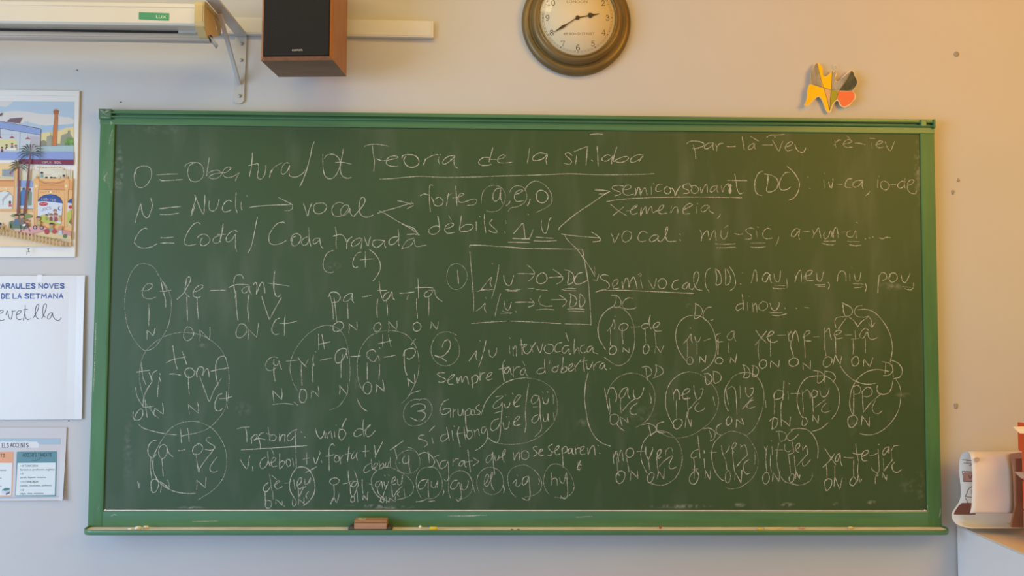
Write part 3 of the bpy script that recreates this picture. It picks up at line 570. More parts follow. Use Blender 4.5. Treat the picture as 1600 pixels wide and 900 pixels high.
1600,352 1520,362 1430,400 1350,470 1290,550 1258,645; 1310,815 1290,860 1250,898 1215,920; 1310,815 1340,840 1400,865 1500,872 1600,860 1700,820 1780,755 1830,690 1855,600 1850,520 1825,450 1770,400 1700,365 1600,352
1630,400 1615,500 1605,620 1610,720 1600,780
1710,495 1670,490 1650,530 1665,555 1700,530 1712,500 1720,560 1720,640 1730,730 1720,770 1680,810; 1740,510 1750,550 1775,550 1785,510; 1738,462 1743,467; 1775,460 1780,465; 1820,485 1825,555
1700,640 1670,655 1655,690 1675,705 1705,680 1715,640; 1740,640 1750,690 1775,680 1780,630 1785,690; 1825,625 1830,680; 1665,580 1700,578
815,800 785,800 768,825 800,835 830,850 840,870 815,892; 875,820 885,865; 855,770 895,728
990,740 1000,790 1010,840; 985,790 955,800 942,830 960,850 1000,820; 1030,765 1040,840; 1045,728 1050,733; 1085,735 1075,790 1095,890; 1060,790 1120,780; 1125,740 1130,790 1138,835; 1160,760 1145,800 1165,830 1190,800 1180,765 1150,770
1205,760 1212,810; 1210,775 1235,755 1245,805; 1295,735 1270,740 1262,775 1280,785 1300,750 1310,790 1310,815
# digraphs | 500 640 | chalk rule after a circled 4 listing five ringed digraphs
680,295 720,305 760,340 780,390 775,440 740,485 690,500 640,490 605,460 592,410 610,360 650,328 700,315 735,325; 660,365 645,390 655,420 685,415 700,390; 695,355 695,430 705,492; 618,413 623,418
775,350 810,335 850,345 885,380 895,410 880,440 850,452; 845,330 850,370 855,415; 905,385 920,410 935,460; 895,370 935,352
985,395 950,405 935,440 950,460 985,440 1000,405 1005,470 1005,530 990,560 970,545; 1040,385 1038,440; 1040,410 1060,385 1080,385; 1130,400 1100,405 1085,435 1105,440 1130,405 1130,435 1142,450; 1155,315 1165,400 1175,488; 1140,410 1190,400; 1195,375 1225,395 1242,405 1215,425 1195,440
1345,350 1310,365 1295,400 1310,415 1340,385 1350,330 1355,420 1365,505; 1365,360 1370,395 1390,390 1400,355; 1400,380 1435,355 1450,315 1435,320 1425,370 1440,412; 1510,335 1520,395 1530,360 1555,335 1560,395
1600,320 1575,340 1580,380 1610,390 1630,365 1625,335 1600,320; 1700,292 1675,290 1665,305 1685,325 1695,345 1670,365; 1700,340 1730,325 1740,310 1720,315 1710,345 1725,362 1745,355
1815,270 1785,290 1795,315 1815,335 1805,355 1780,358; 1825,330 1855,310 1870,285 1850,290 1835,320 1845,352 1875,345; 1890,300 1895,360 1900,450; 1890,315 1910,290 1930,295 1930,325 1905,340; 1965,305 1945,310 1938,340 1960,335 1970,305 1972,340 1985,352
1995,300 2000,345; 2000,315 2015,300 2030,300; 2030,330 2055,310 2065,290 2045,290 2032,320 2040,350 2070,345; 2090,300 2095,350 2110,310 2135,280 2145,310 2150,355; 2183,338 2188,343; 2171,278 2176,283
790,690 765,640 750,570 760,510 790,465 840,450 900,455 935,500 955,560 950,620 920,670 880,695 830,695; 830,545 790,555 768,590 775,620 810,610 835,565 845,545 845,620 850,685; 870,560 872,600 895,610 910,580 918,555 915,610; 750,720 790,715 828,702; 850,718 895,712; 962,622 968,645 960,665
1018,690 1005,640 1002,580 1020,520 1060,485 1110,480 1155,500 1185,550 1190,610 1170,660 1130,690 1085,700; 1075,550 1040,560 1020,600 1030,620 1060,610 1085,570 1095,600 1105,660 1100,700 1080,715 1065,700; 1105,580 1110,620 1135,625 1155,590 1158,555; 1195,590 1210,645; 1205,630 1215,655
1245,655 1228,600 1228,540 1250,490 1300,455 1360,455 1410,490 1432,550 1425,610 1390,650 1340,665 1290,645 1275,620; 1280,590 1305,560 1318,520 1305,505 1290,530 1285,580 1300,600 1320,580 1345,520 1350,495 1338,500 1335,560 1345,605 1360,630; 1430,590 1440,620 1435,648
1530,685 1490,640 1470,570 1470,510 1500,460 1550,438 1600,432 1650,455 1700,500 1730,560 1725,620 1695,655 1650,675 1600,685; 1505,575 1535,545 1530,590 1550,600 1570,575; 1538,510 1543,515; 1620,520 1590,535 1580,575 1595,590 1620,560 1630,520 1638,600 1642,670 1630,705 1605,705 1580,690; 1708,540 1715,560 1708,585
1790,665 1760,620 1747,560 1760,490 1800,435 1850,425 1900,445 1945,490 1975,550 1985,610 1965,655 1930,680 1890,690 1835,685; 1808,495 1812,590; 1812,550 1830,535 1850,545 1855,590; 1870,530 1880,565 1905,570 1925,490 1930,560 1935,650 1925,690 1900,695 1880,675
2035,400 2015,440 2010,465 2030,470; 2020,425 2040,435
# semivocal | 820 380 | chalk line on semivocal with nau, neu, niu, pou and dinou
655,255 620,245 590,260 600,280 640,300 660,325 650,355 600,362; 685,340 720,320 728,285 700,290 685,320 695,355 735,350; 760,300 765,355 775,310 795,270 810,300 812,350 825,300 850,265 865,300 878,355
905,290 922,355; 885,245 905,238 910,255 895,255; 965,290 985,320 1005,355 1020,310 1028,275; 1060,280 1040,310 1055,350 1090,348 1108,310 1090,280 1060,278; 1200,285 1165,300 1150,335 1165,360 1200,355
1270,305 1240,325 1232,350 1260,355 1285,310 1285,350 1310,362; 1310,362 1340,320 1360,260 1350,225 1325,235 1320,300 1340,355 1385,370; 555,382 600,370 750,368 950,375 1150,385 1320,392
1448,195 1420,220 1408,280 1415,340 1440,380; 1490,210 1500,270 1495,325 1530,315 1535,270 1515,220 1490,200; 1565,200 1570,260 1570,325 1600,310 1605,260 1580,205; 1600,185 1630,230 1645,290 1640,340 1605,372; 1683,315 1689,321; 1696,228 1701,233
@ 1140 380
170,310 182,260 195,210 210,230 215,300; 320,250 290,230 262,255 258,290 285,300 310,250 318,290 328,310; 345,240 352,275 365,300 390,290 398,215; 445,275 450,320 448,350; 345,328 430,332; 340,350 390,356 430,355
510,245 518,270 510,305 530,240 555,210 560,250 560,300; 585,260 630,245 645,215 615,215 595,245 605,290 655,290; 680,235 685,285 710,298 725,265 735,220; 668,325 745,322; 690,335 745,338; 770,305 782,330 770,360
840,300 850,240 880,215 905,240 910,295; 938,240 940,295; 953,192 958,198; 975,240 985,290 1010,295 1022,255 1025,225; 968,318 1045,320; 975,350 1035,342; 1060,310 1068,345 1058,380
1170,250 1162,310 1158,385; 1165,260 1190,230 1220,240 1225,275 1195,292; 1255,250 1245,280 1270,305 1305,285 1305,245 1275,232 1250,245; 1340,250 1350,295 1375,305 1400,260 1410,235; 1350,340 1415,345; 1365,355 1410,365 1435,345 1438,310
98,400 105,460 108,520; 100,470 65,480 48,510 65,525 100,505; 140,460 142,525; 150,413 155,418; 180,470 185,540; 185,490 205,470 212,500 215,540; 255,460 230,480 232,515 265,525 295,500 290,465 255,455; 315,470 330,515 360,525 385,490 388,462
315,545 410,540; 330,562 380,566 445,552; 430,506 435,511; 518,506 524,511; 585,502 620,506
# iode | 820 380 | chalk syllables io-de, iu-ca and xe-me-ne-ia marked DC
715,415 710,460 695,500 740,495 750,450 720,410 675,405; 845,430 800,430 765,465 765,500 800,515 850,512 870,500
690,495 640,525 595,580 572,660 580,740 605,790 630,830; 690,495 740,500 790,530 835,590 855,680 857,780 840,860 800,925 740,955 690,940 620,890
645,685 680,645 695,600 705,640 700,670; 703,570 708,575; 750,630 735,665 760,685 795,670 805,640 775,625 745,640; 830,655 900,652; 980,562 970,620 985,670; 970,630 930,630 910,655 930,670 965,655; 985,665 1030,655 1055,625 1030,620 1005,645 1020,685 1068,685
668,670 672,730 668,795; 762,660 760,720 768,785; 940,675 945,775; 1012,690 1020,740 1025,790; 690,805 665,825 660,860 690,868 715,845 710,810 675,800; !765,850 770,820 765,815 795,840 815,858 815,820; 945,790 925,820 930,860 955,860 972,825 960,790; !1015,858 1025,800 1060,855 1075,825 1085,800
1335,470 1332,530 1328,588 1370,570 1388,530 1370,495 1330,470; 1460,500 1425,505 1395,545 1400,590 1435,608 1470,598; 1320,562 1250,580 1195,640 1178,720 1190,800 1220,865 1265,925; 1320,562 1390,580 1450,640 1485,720 1497,820 1480,900 1440,960 1385,1000
1240,785 1275,745 1298,710 1300,750 1310,780; 1291,661 1296,666; 1328,730 1340,770 1360,765 1375,730; 1268,760 1272,820 1270,890; 1345,780 1345,865; 1400,762 1450,745; 1530,705 1500,715 1490,745 1510,770 1550,768; 1510,745 1510,830 1508,870
1635,685 1605,695 1580,730 1595,755 1625,740 1638,690 1635,730 1648,765; 1590,780 1595,855; 1290,885 1268,905 1270,940 1300,945 1315,915 1300,888; !1368,932 1368,885 1410,935 1415,880; 1510,895 1488,915 1500,940 1535,940 1548,915 1530,895 1505,895; !1605,935 1608,890 1645,935 1655,865
@ 1140 380
205,680 240,730 285,775; 290,685 250,735 200,795; 285,735 330,715 345,695 320,690 295,730 310,765 345,775 375,762; 375,720 440,718; 455,690 465,765; 462,720 480,690 490,720 495,760; 495,720 515,685 530,720 540,770
570,735 610,715 630,690 605,685 580,720 590,760 635,765; 655,732 700,730; 740,665 742,760; 745,700 775,665 785,710 795,752; 810,720 850,710 875,690 850,680 820,700 830,745 880,740; 905,718 955,716; 980,685 985,745; 950,750 1010,745
1085,680 1060,665 1030,690 1018,730 1045,740 1075,690 1085,730 1110,752 1155,738; 885,480 890,530 905,570 940,565 960,535 945,500 880,465; 1035,488 995,495 975,535 995,570 1045,578 1085,570
830,660 822,610 840,580 900,575; 910,585 870,640 850,670; 935,580 970,605 1000,650; 1080,578 1030,615 1000,655; 1085,572 1105,600 1110,655 1135,620; 1085,625 1110,658; 1000,520 1070,518 1130,540 1190,600 1240,680 1268,770 1270,850 1255,930; 865,960 900,1010 960,1065 1030,1095 1090,1102 1138,1095
@ 1140 520
228,70 222,140 232,210; 318,50 320,110 320,185; 480,60 478,110 500,185; 583,55 588,120 590,195; 745,55 745,120 755,185; 828,30 828,90 830,160; 965,55 968,120 965,165; 1062,50 1060,155
260,210 235,230 235,265 260,278 288,255 285,220 255,208; !318,270 322,220 355,245 382,270 388,215; 500,195 468,215 468,250 500,262 535,240 530,205 495,195; !575,290 572,235 605,260 630,285 632,220
770,185 740,205 732,250 755,268 790,245 800,205 775,185; !810,245 825,170 845,215 865,245 875,185; 980,185 955,210 960,250 985,258 1010,230 1000,190 975,185; !1045,260 1050,205 1075,240 1095,265 1120,195
# nau row | 820 520 | chalk row of ringed words nau, neu, niu, di-nou and pou marked DD
495,315 475,400 467,520 480,620 500,720 545,810 600,860 668,885; 650,450 690,385 750,335 830,315 910,330 970,375 1005,430 1018,500 1010,570 985,640 940,695 865,742
915,270 955,262 985,285 990,320 950,350; 945,275 950,320 958,370; 1025,245 1028,300 1015,340; 1020,250 1065,270 1082,305 1060,330 1000,355
622,430 635,500 645,560 665,640; 645,480 660,440 690,430 710,460 718,500 710,540; 800,425 765,440 738,485 745,510 775,495 805,430 805,480 820,515; 850,445 850,490 875,515 910,490 930,430; 750,515 748,570 752,630; 760,615 810,555 860,515
878,550 840,575 822,610 835,635 872,635; 700,635 670,650 668,700 695,718 730,690 730,650 700,635; !760,725 750,690 745,655 780,680 808,705 800,665; 715,705 740,740 775,765; 660,510 668,620; 975,475 988,520 985,552
1280,303 1210,325 1140,385 1105,470 1100,560 1120,640 1155,710 1165,725; 1280,303 1360,320 1430,370 1490,440 1513,520 1500,610 1455,690 1385,750 1300,800 1200,822 1120,810 1070,785
1155,440 1165,525; 1160,480 1185,440 1205,470 1210,520; 1220,490 1270,470 1290,440 1260,440 1235,470 1240,515 1290,510; 1320,410 1325,460 1345,520 1375,500 1392,440 1370,440; 1270,500 1275,600; 1340,530 1300,580 1280,600 1268,660
1360,548 1335,570 1330,600 1355,615 1395,600 1408,580; 1182,530 1185,600 1185,665; 1200,672 1165,690 1160,730 1190,752 1225,720 1228,685 1200,672; 1252,740 1258,690 1265,620; !1268,650 1285,700 1298,738 1302,680; 1470,500 1485,565
1408,325 1412,375 1425,405 1455,385 1462,350 1435,320 1400,320; 1475,310 1480,390 1520,380 1535,345 1510,310 1470,300; 1600,375 1570,430 1558,500 1570,570 1590,610
@ 1140 520
-10,400 20,350 80,315 150,312 210,340 250,400 268,470 265,560 235,660 190,750 130,805; 110,255 120,310 110,350 150,345 158,300 130,260 100,250; 185,260 180,340 215,330 225,290 200,260 175,258
-30,440 -10,560; -15,440 20,420 45,450 52,530 58,640; 80,415 85,510; 125,425 130,480 155,500 180,470 185,435 160,435; 180,505 140,550 100,595; 190,525 160,535 135,575 155,590 200,575; -5,655 -25,680 -20,720 0,715 18,690 10,655; !50,740 55,675 85,700 112,720 95,670; 280,530 285,580
425,375 420,450 415,525; 420,455 370,450 345,490 355,520 400,510 425,480; 348,480 352,550 348,635; 408,530 400,600 405,730; 455,460 460,520; 463,395 468,400; 480,475 550,475
680,335 610,350 560,400 530,480 530,560 555,640 570,660; 680,335 750,340 810,380 850,450 858,530 840,610 800,672; 770,702 710,750 645,770; 690,300 688,390 725,375 738,340 710,305 655,295; 745,295 742,385; 745,300 800,310 828,350 805,385
565,450 570,500; 575,470 605,445 625,470 630,515; 570,510 575,600 570,660; 655,450 635,480 650,505 680,490 685,460 655,445; 645,480 650,560 655,620; 705,450 715,490 745,500 770,470 778,430; 750,520 710,550 670,580; 755,550 725,580 720,610 745,622 790,610
330,755 335,700 345,665 375,675 370,720 345,750 330,730; 310,690 345,660; !408,680 440,700 468,730 475,655; 575,660 565,710 580,728 605,700 595,665 570,662; !650,690 650,640 690,708 695,645
1240,300 1150,287 1070,305 1000,360 955,440 938,530 945,600 965,640; 1275,375 1265,430 1240,470 1195,482 1160,470; 1300,365 1330,420 1338,500 1320,600 1270,690 1190,765 1100,798 1018,788
1220,235 1215,320; 1190,225 1250,240 1278,290 1245,330 1200,335; 1270,250 1280,345; 1265,215 1320,240 1350,295 1330,345 1285,358; 970,450 970,520 968,600 970,630; 965,420 1000,410 1025,440 1010,475 978,480
1035,460 1040,540 1045,620; 1035,460 1075,425 1110,440 1110,480 1075,500 1045,495; 1155,410 1150,440 1165,470 1195,480; 1050,615 1100,550 1180,480; 1140,530 1115,580 1125,620 1160,632 1192,610
970,645 930,660 925,710 950,742 985,715 998,670 975,643; !1030,720 1035,650 1065,690 1090,732 1092,660
# last row | 820 640 | chalk bottom row mo-uen, di-uen, ri-uen and xa-te-jar at right
690,345 695,420; 695,370 715,325 725,350 735,410; 735,360 755,315 770,400; 825,300 795,320 792,355 815,375 845,355 850,320 825,300; 875,328 935,325; 718,375 725,480; 795,375 805,430 815,488
745,480 715,510 718,560 745,578 775,545 782,500 760,480 725,490 740,515; !825,550 830,480 860,510 885,540 880,480; 970,200 930,250 908,320 910,390 930,450 955,495; 970,200 1040,170 1110,175 1170,220 1210,280 1230,370 1215,460 1170,540 1100,585 1040,590 980,575
968,125 978,165 985,205; 910,120 970,110 1015,130 1025,165 985,200; 1085,95 1040,110 1030,150 1050,180 1100,178; 945,290 945,340 965,385 985,350 1000,310; 996,295 1001,300; 1040,370 1065,330 1055,310 1035,340 1040,380 1065,370; 1100,310 1100,355; 1100,330 1130,295 1150,310 1158,350
962,370 970,430 978,472; 1028,370 1035,430 1042,490; 1050,445 1090,400 1155,360 1130,420 1130,455 1150,462 1182,450; 985,490 960,520 960,560 980,570 1005,535 1008,500 980,488; !1032,540 1048,480 1085,545 1090,460
1352,205 1360,280 1370,380; 1360,310 1320,325 1298,360 1310,378 1345,365; 1400,320 1402,340; 1400,385 1405,455; 1320,380 1325,440 1322,540; 1312,470 1352,462; 1330,475 1290,520 1292,570 1330,580 1360,520 1340,475; !1408,535 1412,475 1445,548 1452,475; 1445,335 1500,332
1530,205 1480,260 1460,330 1465,410 1490,490 1535,545 1560,555; 1440,165 1455,200 1450,245; 1398,150 1440,145 1485,175 1480,225 1450,245; 1535,108 1500,135 1498,180 1530,200; 1535,280 1545,340 1565,385; 1565,345 1590,310 1598,285; 1570,405 1580,470
@ 1140 640
-70,205 0,170 70,178 130,205 180,270 215,350 222,430 195,510 140,570 70,610 0,618 -30,605; 20,310 45,285 50,260 30,265 18,300 35,335; 85,270 88,310; 88,290 115,275 130,300 140,355; 22,320 30,420 40,490; 55,445 95,395 140,355; 150,390 115,420 110,470 130,502 155,498
-5,475 -30,500 -30,560 -8,570 8,530 0,480; !40,550 45,490 90,575 95,475; 195,330 200,380 195,425; 270,290 285,320 285,360; 285,320 295,285; 330,290 335,355; 323,241 328,246; 355,315 415,315; 283,370 285,430 290,495; 320,350 318,420 325,490
385,260 372,330 370,410 390,500 430,560 490,580 545,590 610,570 645,530 645,490; 480,155 545,147 610,160 660,210 690,290 688,380; 362,172 400,170 440,190 435,235 400,250; 385,180 392,245; 540,190 500,230 465,240 445,210 470,180 490,158
432,270 430,310 455,330 475,320; 490,255 500,330 480,345 455,350; 510,320 545,290 545,262 520,280 520,320 540,335; 570,290 572,320; 575,310 600,285 608,340; 460,350 470,430 475,490; 505,360 510,430 520,490; 525,440 570,390 610,345; 565,405 575,440 600,430 632,390
285,490 260,520 265,570 290,580 310,540 300,495 275,490; !335,560 340,490 385,562 390,500 395,480; 490,500 465,530 475,570 500,550 505,510 480,500; !515,540 520,480 545,545 550,510
742,300 790,375 830,430; 820,345 780,400 730,450; 860,340 835,360 825,400 845,400 862,350 865,400 878,438; 895,372 935,378 972,376; 985,270 995,340 1010,420; 965,340 1000,350 1040,345; 1030,370 1075,345 1080,320 1050,325 1030,365 1045,400 1075,398; 1095,358 1125,355 1155,340
1160,310 1165,400 1168,480 1145,490 1115,470 1108,455; 1163,270 1168,275; 1245,290 1215,300 1195,335 1205,355 1235,320 1245,290 1245,340; 1262,300 1265,390; 1265,320 1285,285 1325,280; 755,430 760,480 762,545; 822,440 822,530; 970,395 968,460 970,525; 1005,420 1000,480 1010,530
1165,480 1140,530 1140,580; 1168,505 1150,520 1135,510; 1200,380 1205,480; 1210,475 1250,420 1275,390; 1290,410 1268,440 1280,480 1310,490 1343,470; 755,545 742,570 755,632 785,610 800,560 775,540 745,560; !815,600 822,525 860,625 880,535; 965,525 945,550 940,580 965,595 990,560 975,528; !1000,560 1005,500 1020,570 1032,545; !1195,530 1195,490 1225,555 1230,510
'''
YC = YS - 0.0004
cur = None; ox = oy = 0; clusters = []
for ln in STROKES.strip().splitlines():
    ln = ln.strip()
    if not ln: continue
    if ln[0] == '#':
        t, off, lab = [a.strip() for a in ln[1:].split('|')]; ox, oy = map(float, off.split()); cur = MB(); clusters.append((cur, lab)); kk = 0; continue
    if ln[0] == '@': ox, oy = map(float, ln[1:].split()); continue
    for st in ln.split(';'):
        st = st.strip()
        if not st: continue
        sharp = False; w = random.uniform(0.0018, 0.0025)
        if st[0] == '*': w = 0.0075; st = st[1:]
        if st[0] == '!': sharp = True; st = st[1:]
        kk += 1
        if len(st.split()) > 11: w *= 0.80
        pts = [px(ox + float(a.split(',')[0]) / 5, oy + float(a.split(',')[1]) / 5, YC - (kk % 9) * 0.00003) for a in st.split()]
        bx_ = max(p.x for p in pts) - min(p.x for p in pts); bz_ = max(p.z for p in pts) - min(p.z for p in pts)
        mk = M_CHALKF if (len(pts) > 9 and bz_ > .075 and bx_ > .05) else M_CHALK
        if sharp:
            q = []
            for a, b in zip(pts[:-1], pts[1:]):
                k = max(2, int((b - a).length / 0.006)); q += [a.lerp(b, i / k) for i in range(k)]
            ribbon(cur, q + [pts[-1]], w, M_CHALK, .45)
        else: ribbon(cur, smooth(pts, 5), w, mk, .45)
for m, lab in clusters: tag(m.build('chalk_lettering', board, recalc=False), lab)

# ------------------------------------------------------------------ loudspeaker
M_WOOD = mat('cherry_veneer', '#a06a44', 0.42, noise=0.14, nscale=7, stretch=(14, 14, 1.2))
M_WOOD_SHADED = mat('veneer_shaded_underside', '#8a6a4e', 0.55, noise=0.12, nscale=6, stretch=(2, 10, 2))  # same veneer as the cabinet, underside shade put into its colour
P0 = px(435.5, 120.5, -0.075)
lo, hi = -0.6, -0.08
for _ in range(50):
    mid = (lo + hi) / 2
    if px(406, 93.2, mid).z > P0.z: hi = mid
    else: lo = mid
Pf = px(406, 93.2, (lo + hi) / 2)
if (lo + hi) / 2 < -0.4 or (lo + hi) / 2 > -0.15: Pf = px(406, 93.2, -0.235); Pf.z = P0.z
D = Pf - P0; SD = D.length; ey = D.normalized(); ex = Vector((-ey.y, ey.x, 0)); ez = Vector((0, 0, 1))
SWD = (px(543, 121.2, -0.075) - P0).length * 1.0; SH = 0.315
sp = thing('wall_speaker', P0, 'brown wooden loudspeaker with black grille, mounted high on the wall', 'speaker')
def S(a, b, c): return P0 + ex * a + ey * b + ez * c
mb = MB(); t = 0.010
mb.hexa([S(0, SD - t, 0), S(SWD, SD - t, 0), S(SWD, SD - t, SH), S(0, SD - t, SH)], [S(0, 0, 0), S(SWD, 0, 0), S(SWD, 0, SH), S(0, 0, SH)], M_WOOD)
mb.m[-4 if False else 2] = mb.mi(M_WOOD_SHADED)
# mitred front border
a = [(0, 0), (SWD, 0), (SWD, SH), (0, SH)]; b = [(t * .8, t * .8), (SWD - t * .8, t * .8), (SWD - t * .8, SH - t * .8), (t * .8, SH - t * .8)]
for i in range(4):
    j = (i + 1) % 4
    mb.add([S(a[i][0], SD - t, a[i][1]), S(a[j][0], SD - t, a[j][1]), S(b[j][0], SD, b[j][1]), S(b[i][0], SD, b[i][1])], [(0, 1, 2, 3)], M_WOOD)
    c_ = [(p[0] + (SWD / 2 - p[0]) * .03, p[1] + (SH / 2 - p[1]) * .02) for p in b]
    mb.add([S(b[i][0], SD, b[i][1]), S(b[j][0], SD, b[j][1]), S(c_[j][0], SD - .012, c_[j][1]), S(c_[i][0], SD - .012, c_[i][1])], [(0, 1, 2, 3)], M_WOOD)
mb.build('cabinet', sp)
mb = MB(); e = .0095
M_GR = mat('black_speaker_cloth', '#191716', 0.9, noise=0.3, nscale=400, bump=0.2)
mb.hexa([S(e, SD + .001, e), S(SWD - e, SD + .001, e), S(SWD - e, SD + .001, SH - e), S(e, SD + .001, SH - e)], [S(e, SD - .02, e), S(SWD - e, SD - .02, e), S(SWD - e, SD - .02, SH - e), S(e, SD - .02, SH - e)], M_GR)
gr = mb.build('grille', sp, .003, 2)
mb = MB(); o = S(SWD * .445, SD + .0016, .0225)
type_mesh(mb, 'comm', o, ex * .0285, ez * .0072, mat('badge_silver', '#d8d2c8', 0.35, 0.2)); mb.build('badge', gr)
mb = MB(); mm = mat('dark_mount_metal', '#3a3836', 0.5, 0.4)
q0 = P0 + ex * SWD * .5; mb.box(q0.x - .03, q0.x + .03, -.012, -.001, q0.z + .14, q0.z + .24, mm); mb.tube([(q0.x, -.010, q0.z + .19), (q0.x, -.05, q0.z + .19), tuple(S(SWD * .5, .004, .19))], .011, mm)
mb.build('wall_mount', sp)

# ------------------------------------------------------------------ wall clock
cc = px(900, 36.2, 0); sc = (px(901, 36, 0) - px(900, 36, 0)).length; DY = -0.045
sd = (px(901, 36, DY) - px(900, 36, DY)).length
clk = thing('wall_clock', cc, 'round wall clock with ribbed brass case and cream dial above the board', 'clock')
M_BR = mat('aged_brass', '#7a6640', 0.42, 0.45, noise=0.16, nscale=9)
prof = [(80, -.0004), (84, -.001), (85, -.006), (84.4, -.013), (81.5, -.020), (77.5, -.0235), (74, -.0235), (71.8, -.0205), (71.2, -.0215), (71, -.028), (69.5, -.037), (66.5, -.0435), (63.8, -.045), (62.4, -.0435), (61.6, -.0445), (60.8, -.0475), (59.6, -.0475), (58.8, -.0455), (58.4, -.0415)]
mb = MB(); mb.lathe([(r * sc, y) for r, y in prof], cc, M_BR, 120); mb.build('case', clk)
M_DIAL = mat('cream_dial', '#e6d8b8', 0.85, spec=0.15, noise=0.04, nscale=10)
dc = Vector((cc.x, DY + .003, cc.z)); mb = MB(); mb.lathe([(58.9 * sc, .003), (58.9 * sc, 0), (0.001, 0)], dc, M_DIAL, 96); dial = mb.build('dial', clk)
M_INK = mat('dial_ink', '#4c402f', 0.7)
RO = math.radians(1.0)
def pol(r, deg, y): a = math.radians(deg) - RO; return Vector((cc.x + r * sd * math.sin(a), y, cc.z + r * sd * math.cos(a)))
xr = Vector((math.cos(RO), 0, math.sin(RO))); zr = Vector((-math.sin(RO), 0, math.cos(RO)))
mb = MB(); yk = DY + .0028
for h in range(1, 13):
    s_ = str(h); c = pol(47.0, h * 30, yk); hw = 5.4 * sd; hh = 8.2 * sd; tot = len(s_) * hw + (len(s_) - 1) * 1.2 * sd
    if h == 10: c = pol(47.5, 300, yk)
    for i, ch in enumerate(s_):
        letter(mb, ch, c - xr * (tot / 2 - i * (hw + 1.2 * sd)) - zr * hh / 2, xr * hw, zr * hh, 1.0 * sd, M_INK)
mb.build('numerals', dial)
mb = MB(); M_INK2 = mat('dial_ink_light', '#8a7a5c', 0.7)
for k in range(60):
    if k % 5: ribbon(mb, [pol(53.0, k * 6, yk), pol(54.8, k * 6, yk)], .5 * sd, M_INK2, cap=False)
    else: mb.add([pol(52.6, k * 6, yk), pol(53.9, k * 6 + 1.1, yk), pol(55.4, k * 6, yk), pol(53.9, k * 6 - 1.1, yk)], [(0, 1, 2, 3)], M_INK)
for R_ in (52.8, 55.0): ribbon(mb, [pol(R_, k * 4, yk - .0001) for k in range(91)], .28 * sd, M_INK2, cap=False)
mb.build('minute_track', dial)
mb = MB(); o = pol(0, 0, yk)
type_mesh(mb, 'LONDON', o + xr * -16.2 * sd + zr * 23.6 * sd, xr * 32 * sd, zr * 4.2 * sd, M_INK2)
type_mesh(mb, '49 BOND STREET', o + xr * -22 * sd - zr * 27.2 * sd, xr * 48.5 * sd, zr * 4.0 * sd, M_INK2)
mb.build('dial_lettering', dial)
M_HAND = mat('dark_hand_metal', '#4a3722', 0.45, 0.3)
def hand(name, deg, y, shape):
    a = math.radians(deg); d = Vector((math.sin(a), 0, math.cos(a))); n_ = Vector((math.cos(a), 0, -math.sin(a))); o = Vector((cc.x, y, cc.z))
    p = [o + d * r * sd + n_ * w * sd for r, w in shape] + [o + d * r * sd - n_ * w * sd for r, w in shape[::-1]]
    m = MB(); m.prism(p, (0, -.0008, 0), M_HAND); return m.build(name, clk)
hand('hour_hand', 78.8, DY + .0015, [(-1, .7), (17, .7), (17.8, 3.2), (19.5, 4.4), (22, 3.6), (26, 1.2), (34.7, .25)])
hand('minute_hand', 237.2, DY + .0002, [(-1, .6), (19, .6), (27, 2.1), (37, .7), (44.5, .25)])
mb = MB(); mb.lathe([(3.1 * sd, .003), (3.1 * sd, -.0015), (2.2 * sd, -.0025), (.0005, -.0025)], (cc.x, DY, cc.z), M_HAND, 24); mb.build('hand_cap', clk)
g = bpy.data.materials.new('clear_glass'); g.use_nodes = True; nt = g.node_tree; nt.nodes.remove(nt.nodes['Principled BSDF'])
tr = nt.nodes.new('ShaderNodeBsdfTransparent'); gl = nt.nodes.new('ShaderNodeBsdfGlossy'); gl.inputs['Roughness'].default_value = .03; fr = nt.nodes.new('ShaderNodeFresnel'); mx = nt.nodes.new('ShaderNodeMixShader')
mx.inputs[0].default_value = 0.045; nt.links.new(tr.outputs[0], mx.inputs[1]); nt.links.new(gl.outputs[0], mx.inputs[2]); nt.links.new(mx.outputs[0], nt.nodes['Material Output'].inputs[0])
mb = MB(); mb.lathe([(58.6 * sc, 0), (40 * sc, -.0012), (20 * sc, -.002), (.0005, -.0023)], (cc.x, DY - .0018, cc.z), g, 64); mb.build('glass', clk)

# ------------------------------------------------------------------ white cable trunking
M_PLAS = mat('white_trunking_plastic', '#dedbd4', 0.4, noise=0.03, nscale=8)
tk = thing('cable_trunking', px(520, 44, 0), 'straight white plastic trunking running along the wall behind the loudspeaker', 'trunking')
def rail(x0, x1, dyt, dyb, Y): return [px(x0, 19.0 + x0 * .0202 + dyt, Y) for x0 in (x0, x1)] + [px(x, 45.2 + x * .0200 + dyb, Y) for x in (x1, x0)]
f = rail(-160, 677.3, 0, 0, -.017); mb = MB(); mb.hexa(f, [Vector((p.x, -.0005, p.z)) for p in f], M_PLAS); mb.build('trunking_base', tk, .0015, 2)
f = rail(-160, 674, 2.2, -2.4, -.0182); mb = MB(); mb.hexa(f, [Vector((p.x, -.0165, p.z)) for p in f], M_PLAS); mb.build('trunking_lid', tk, .001, 2)

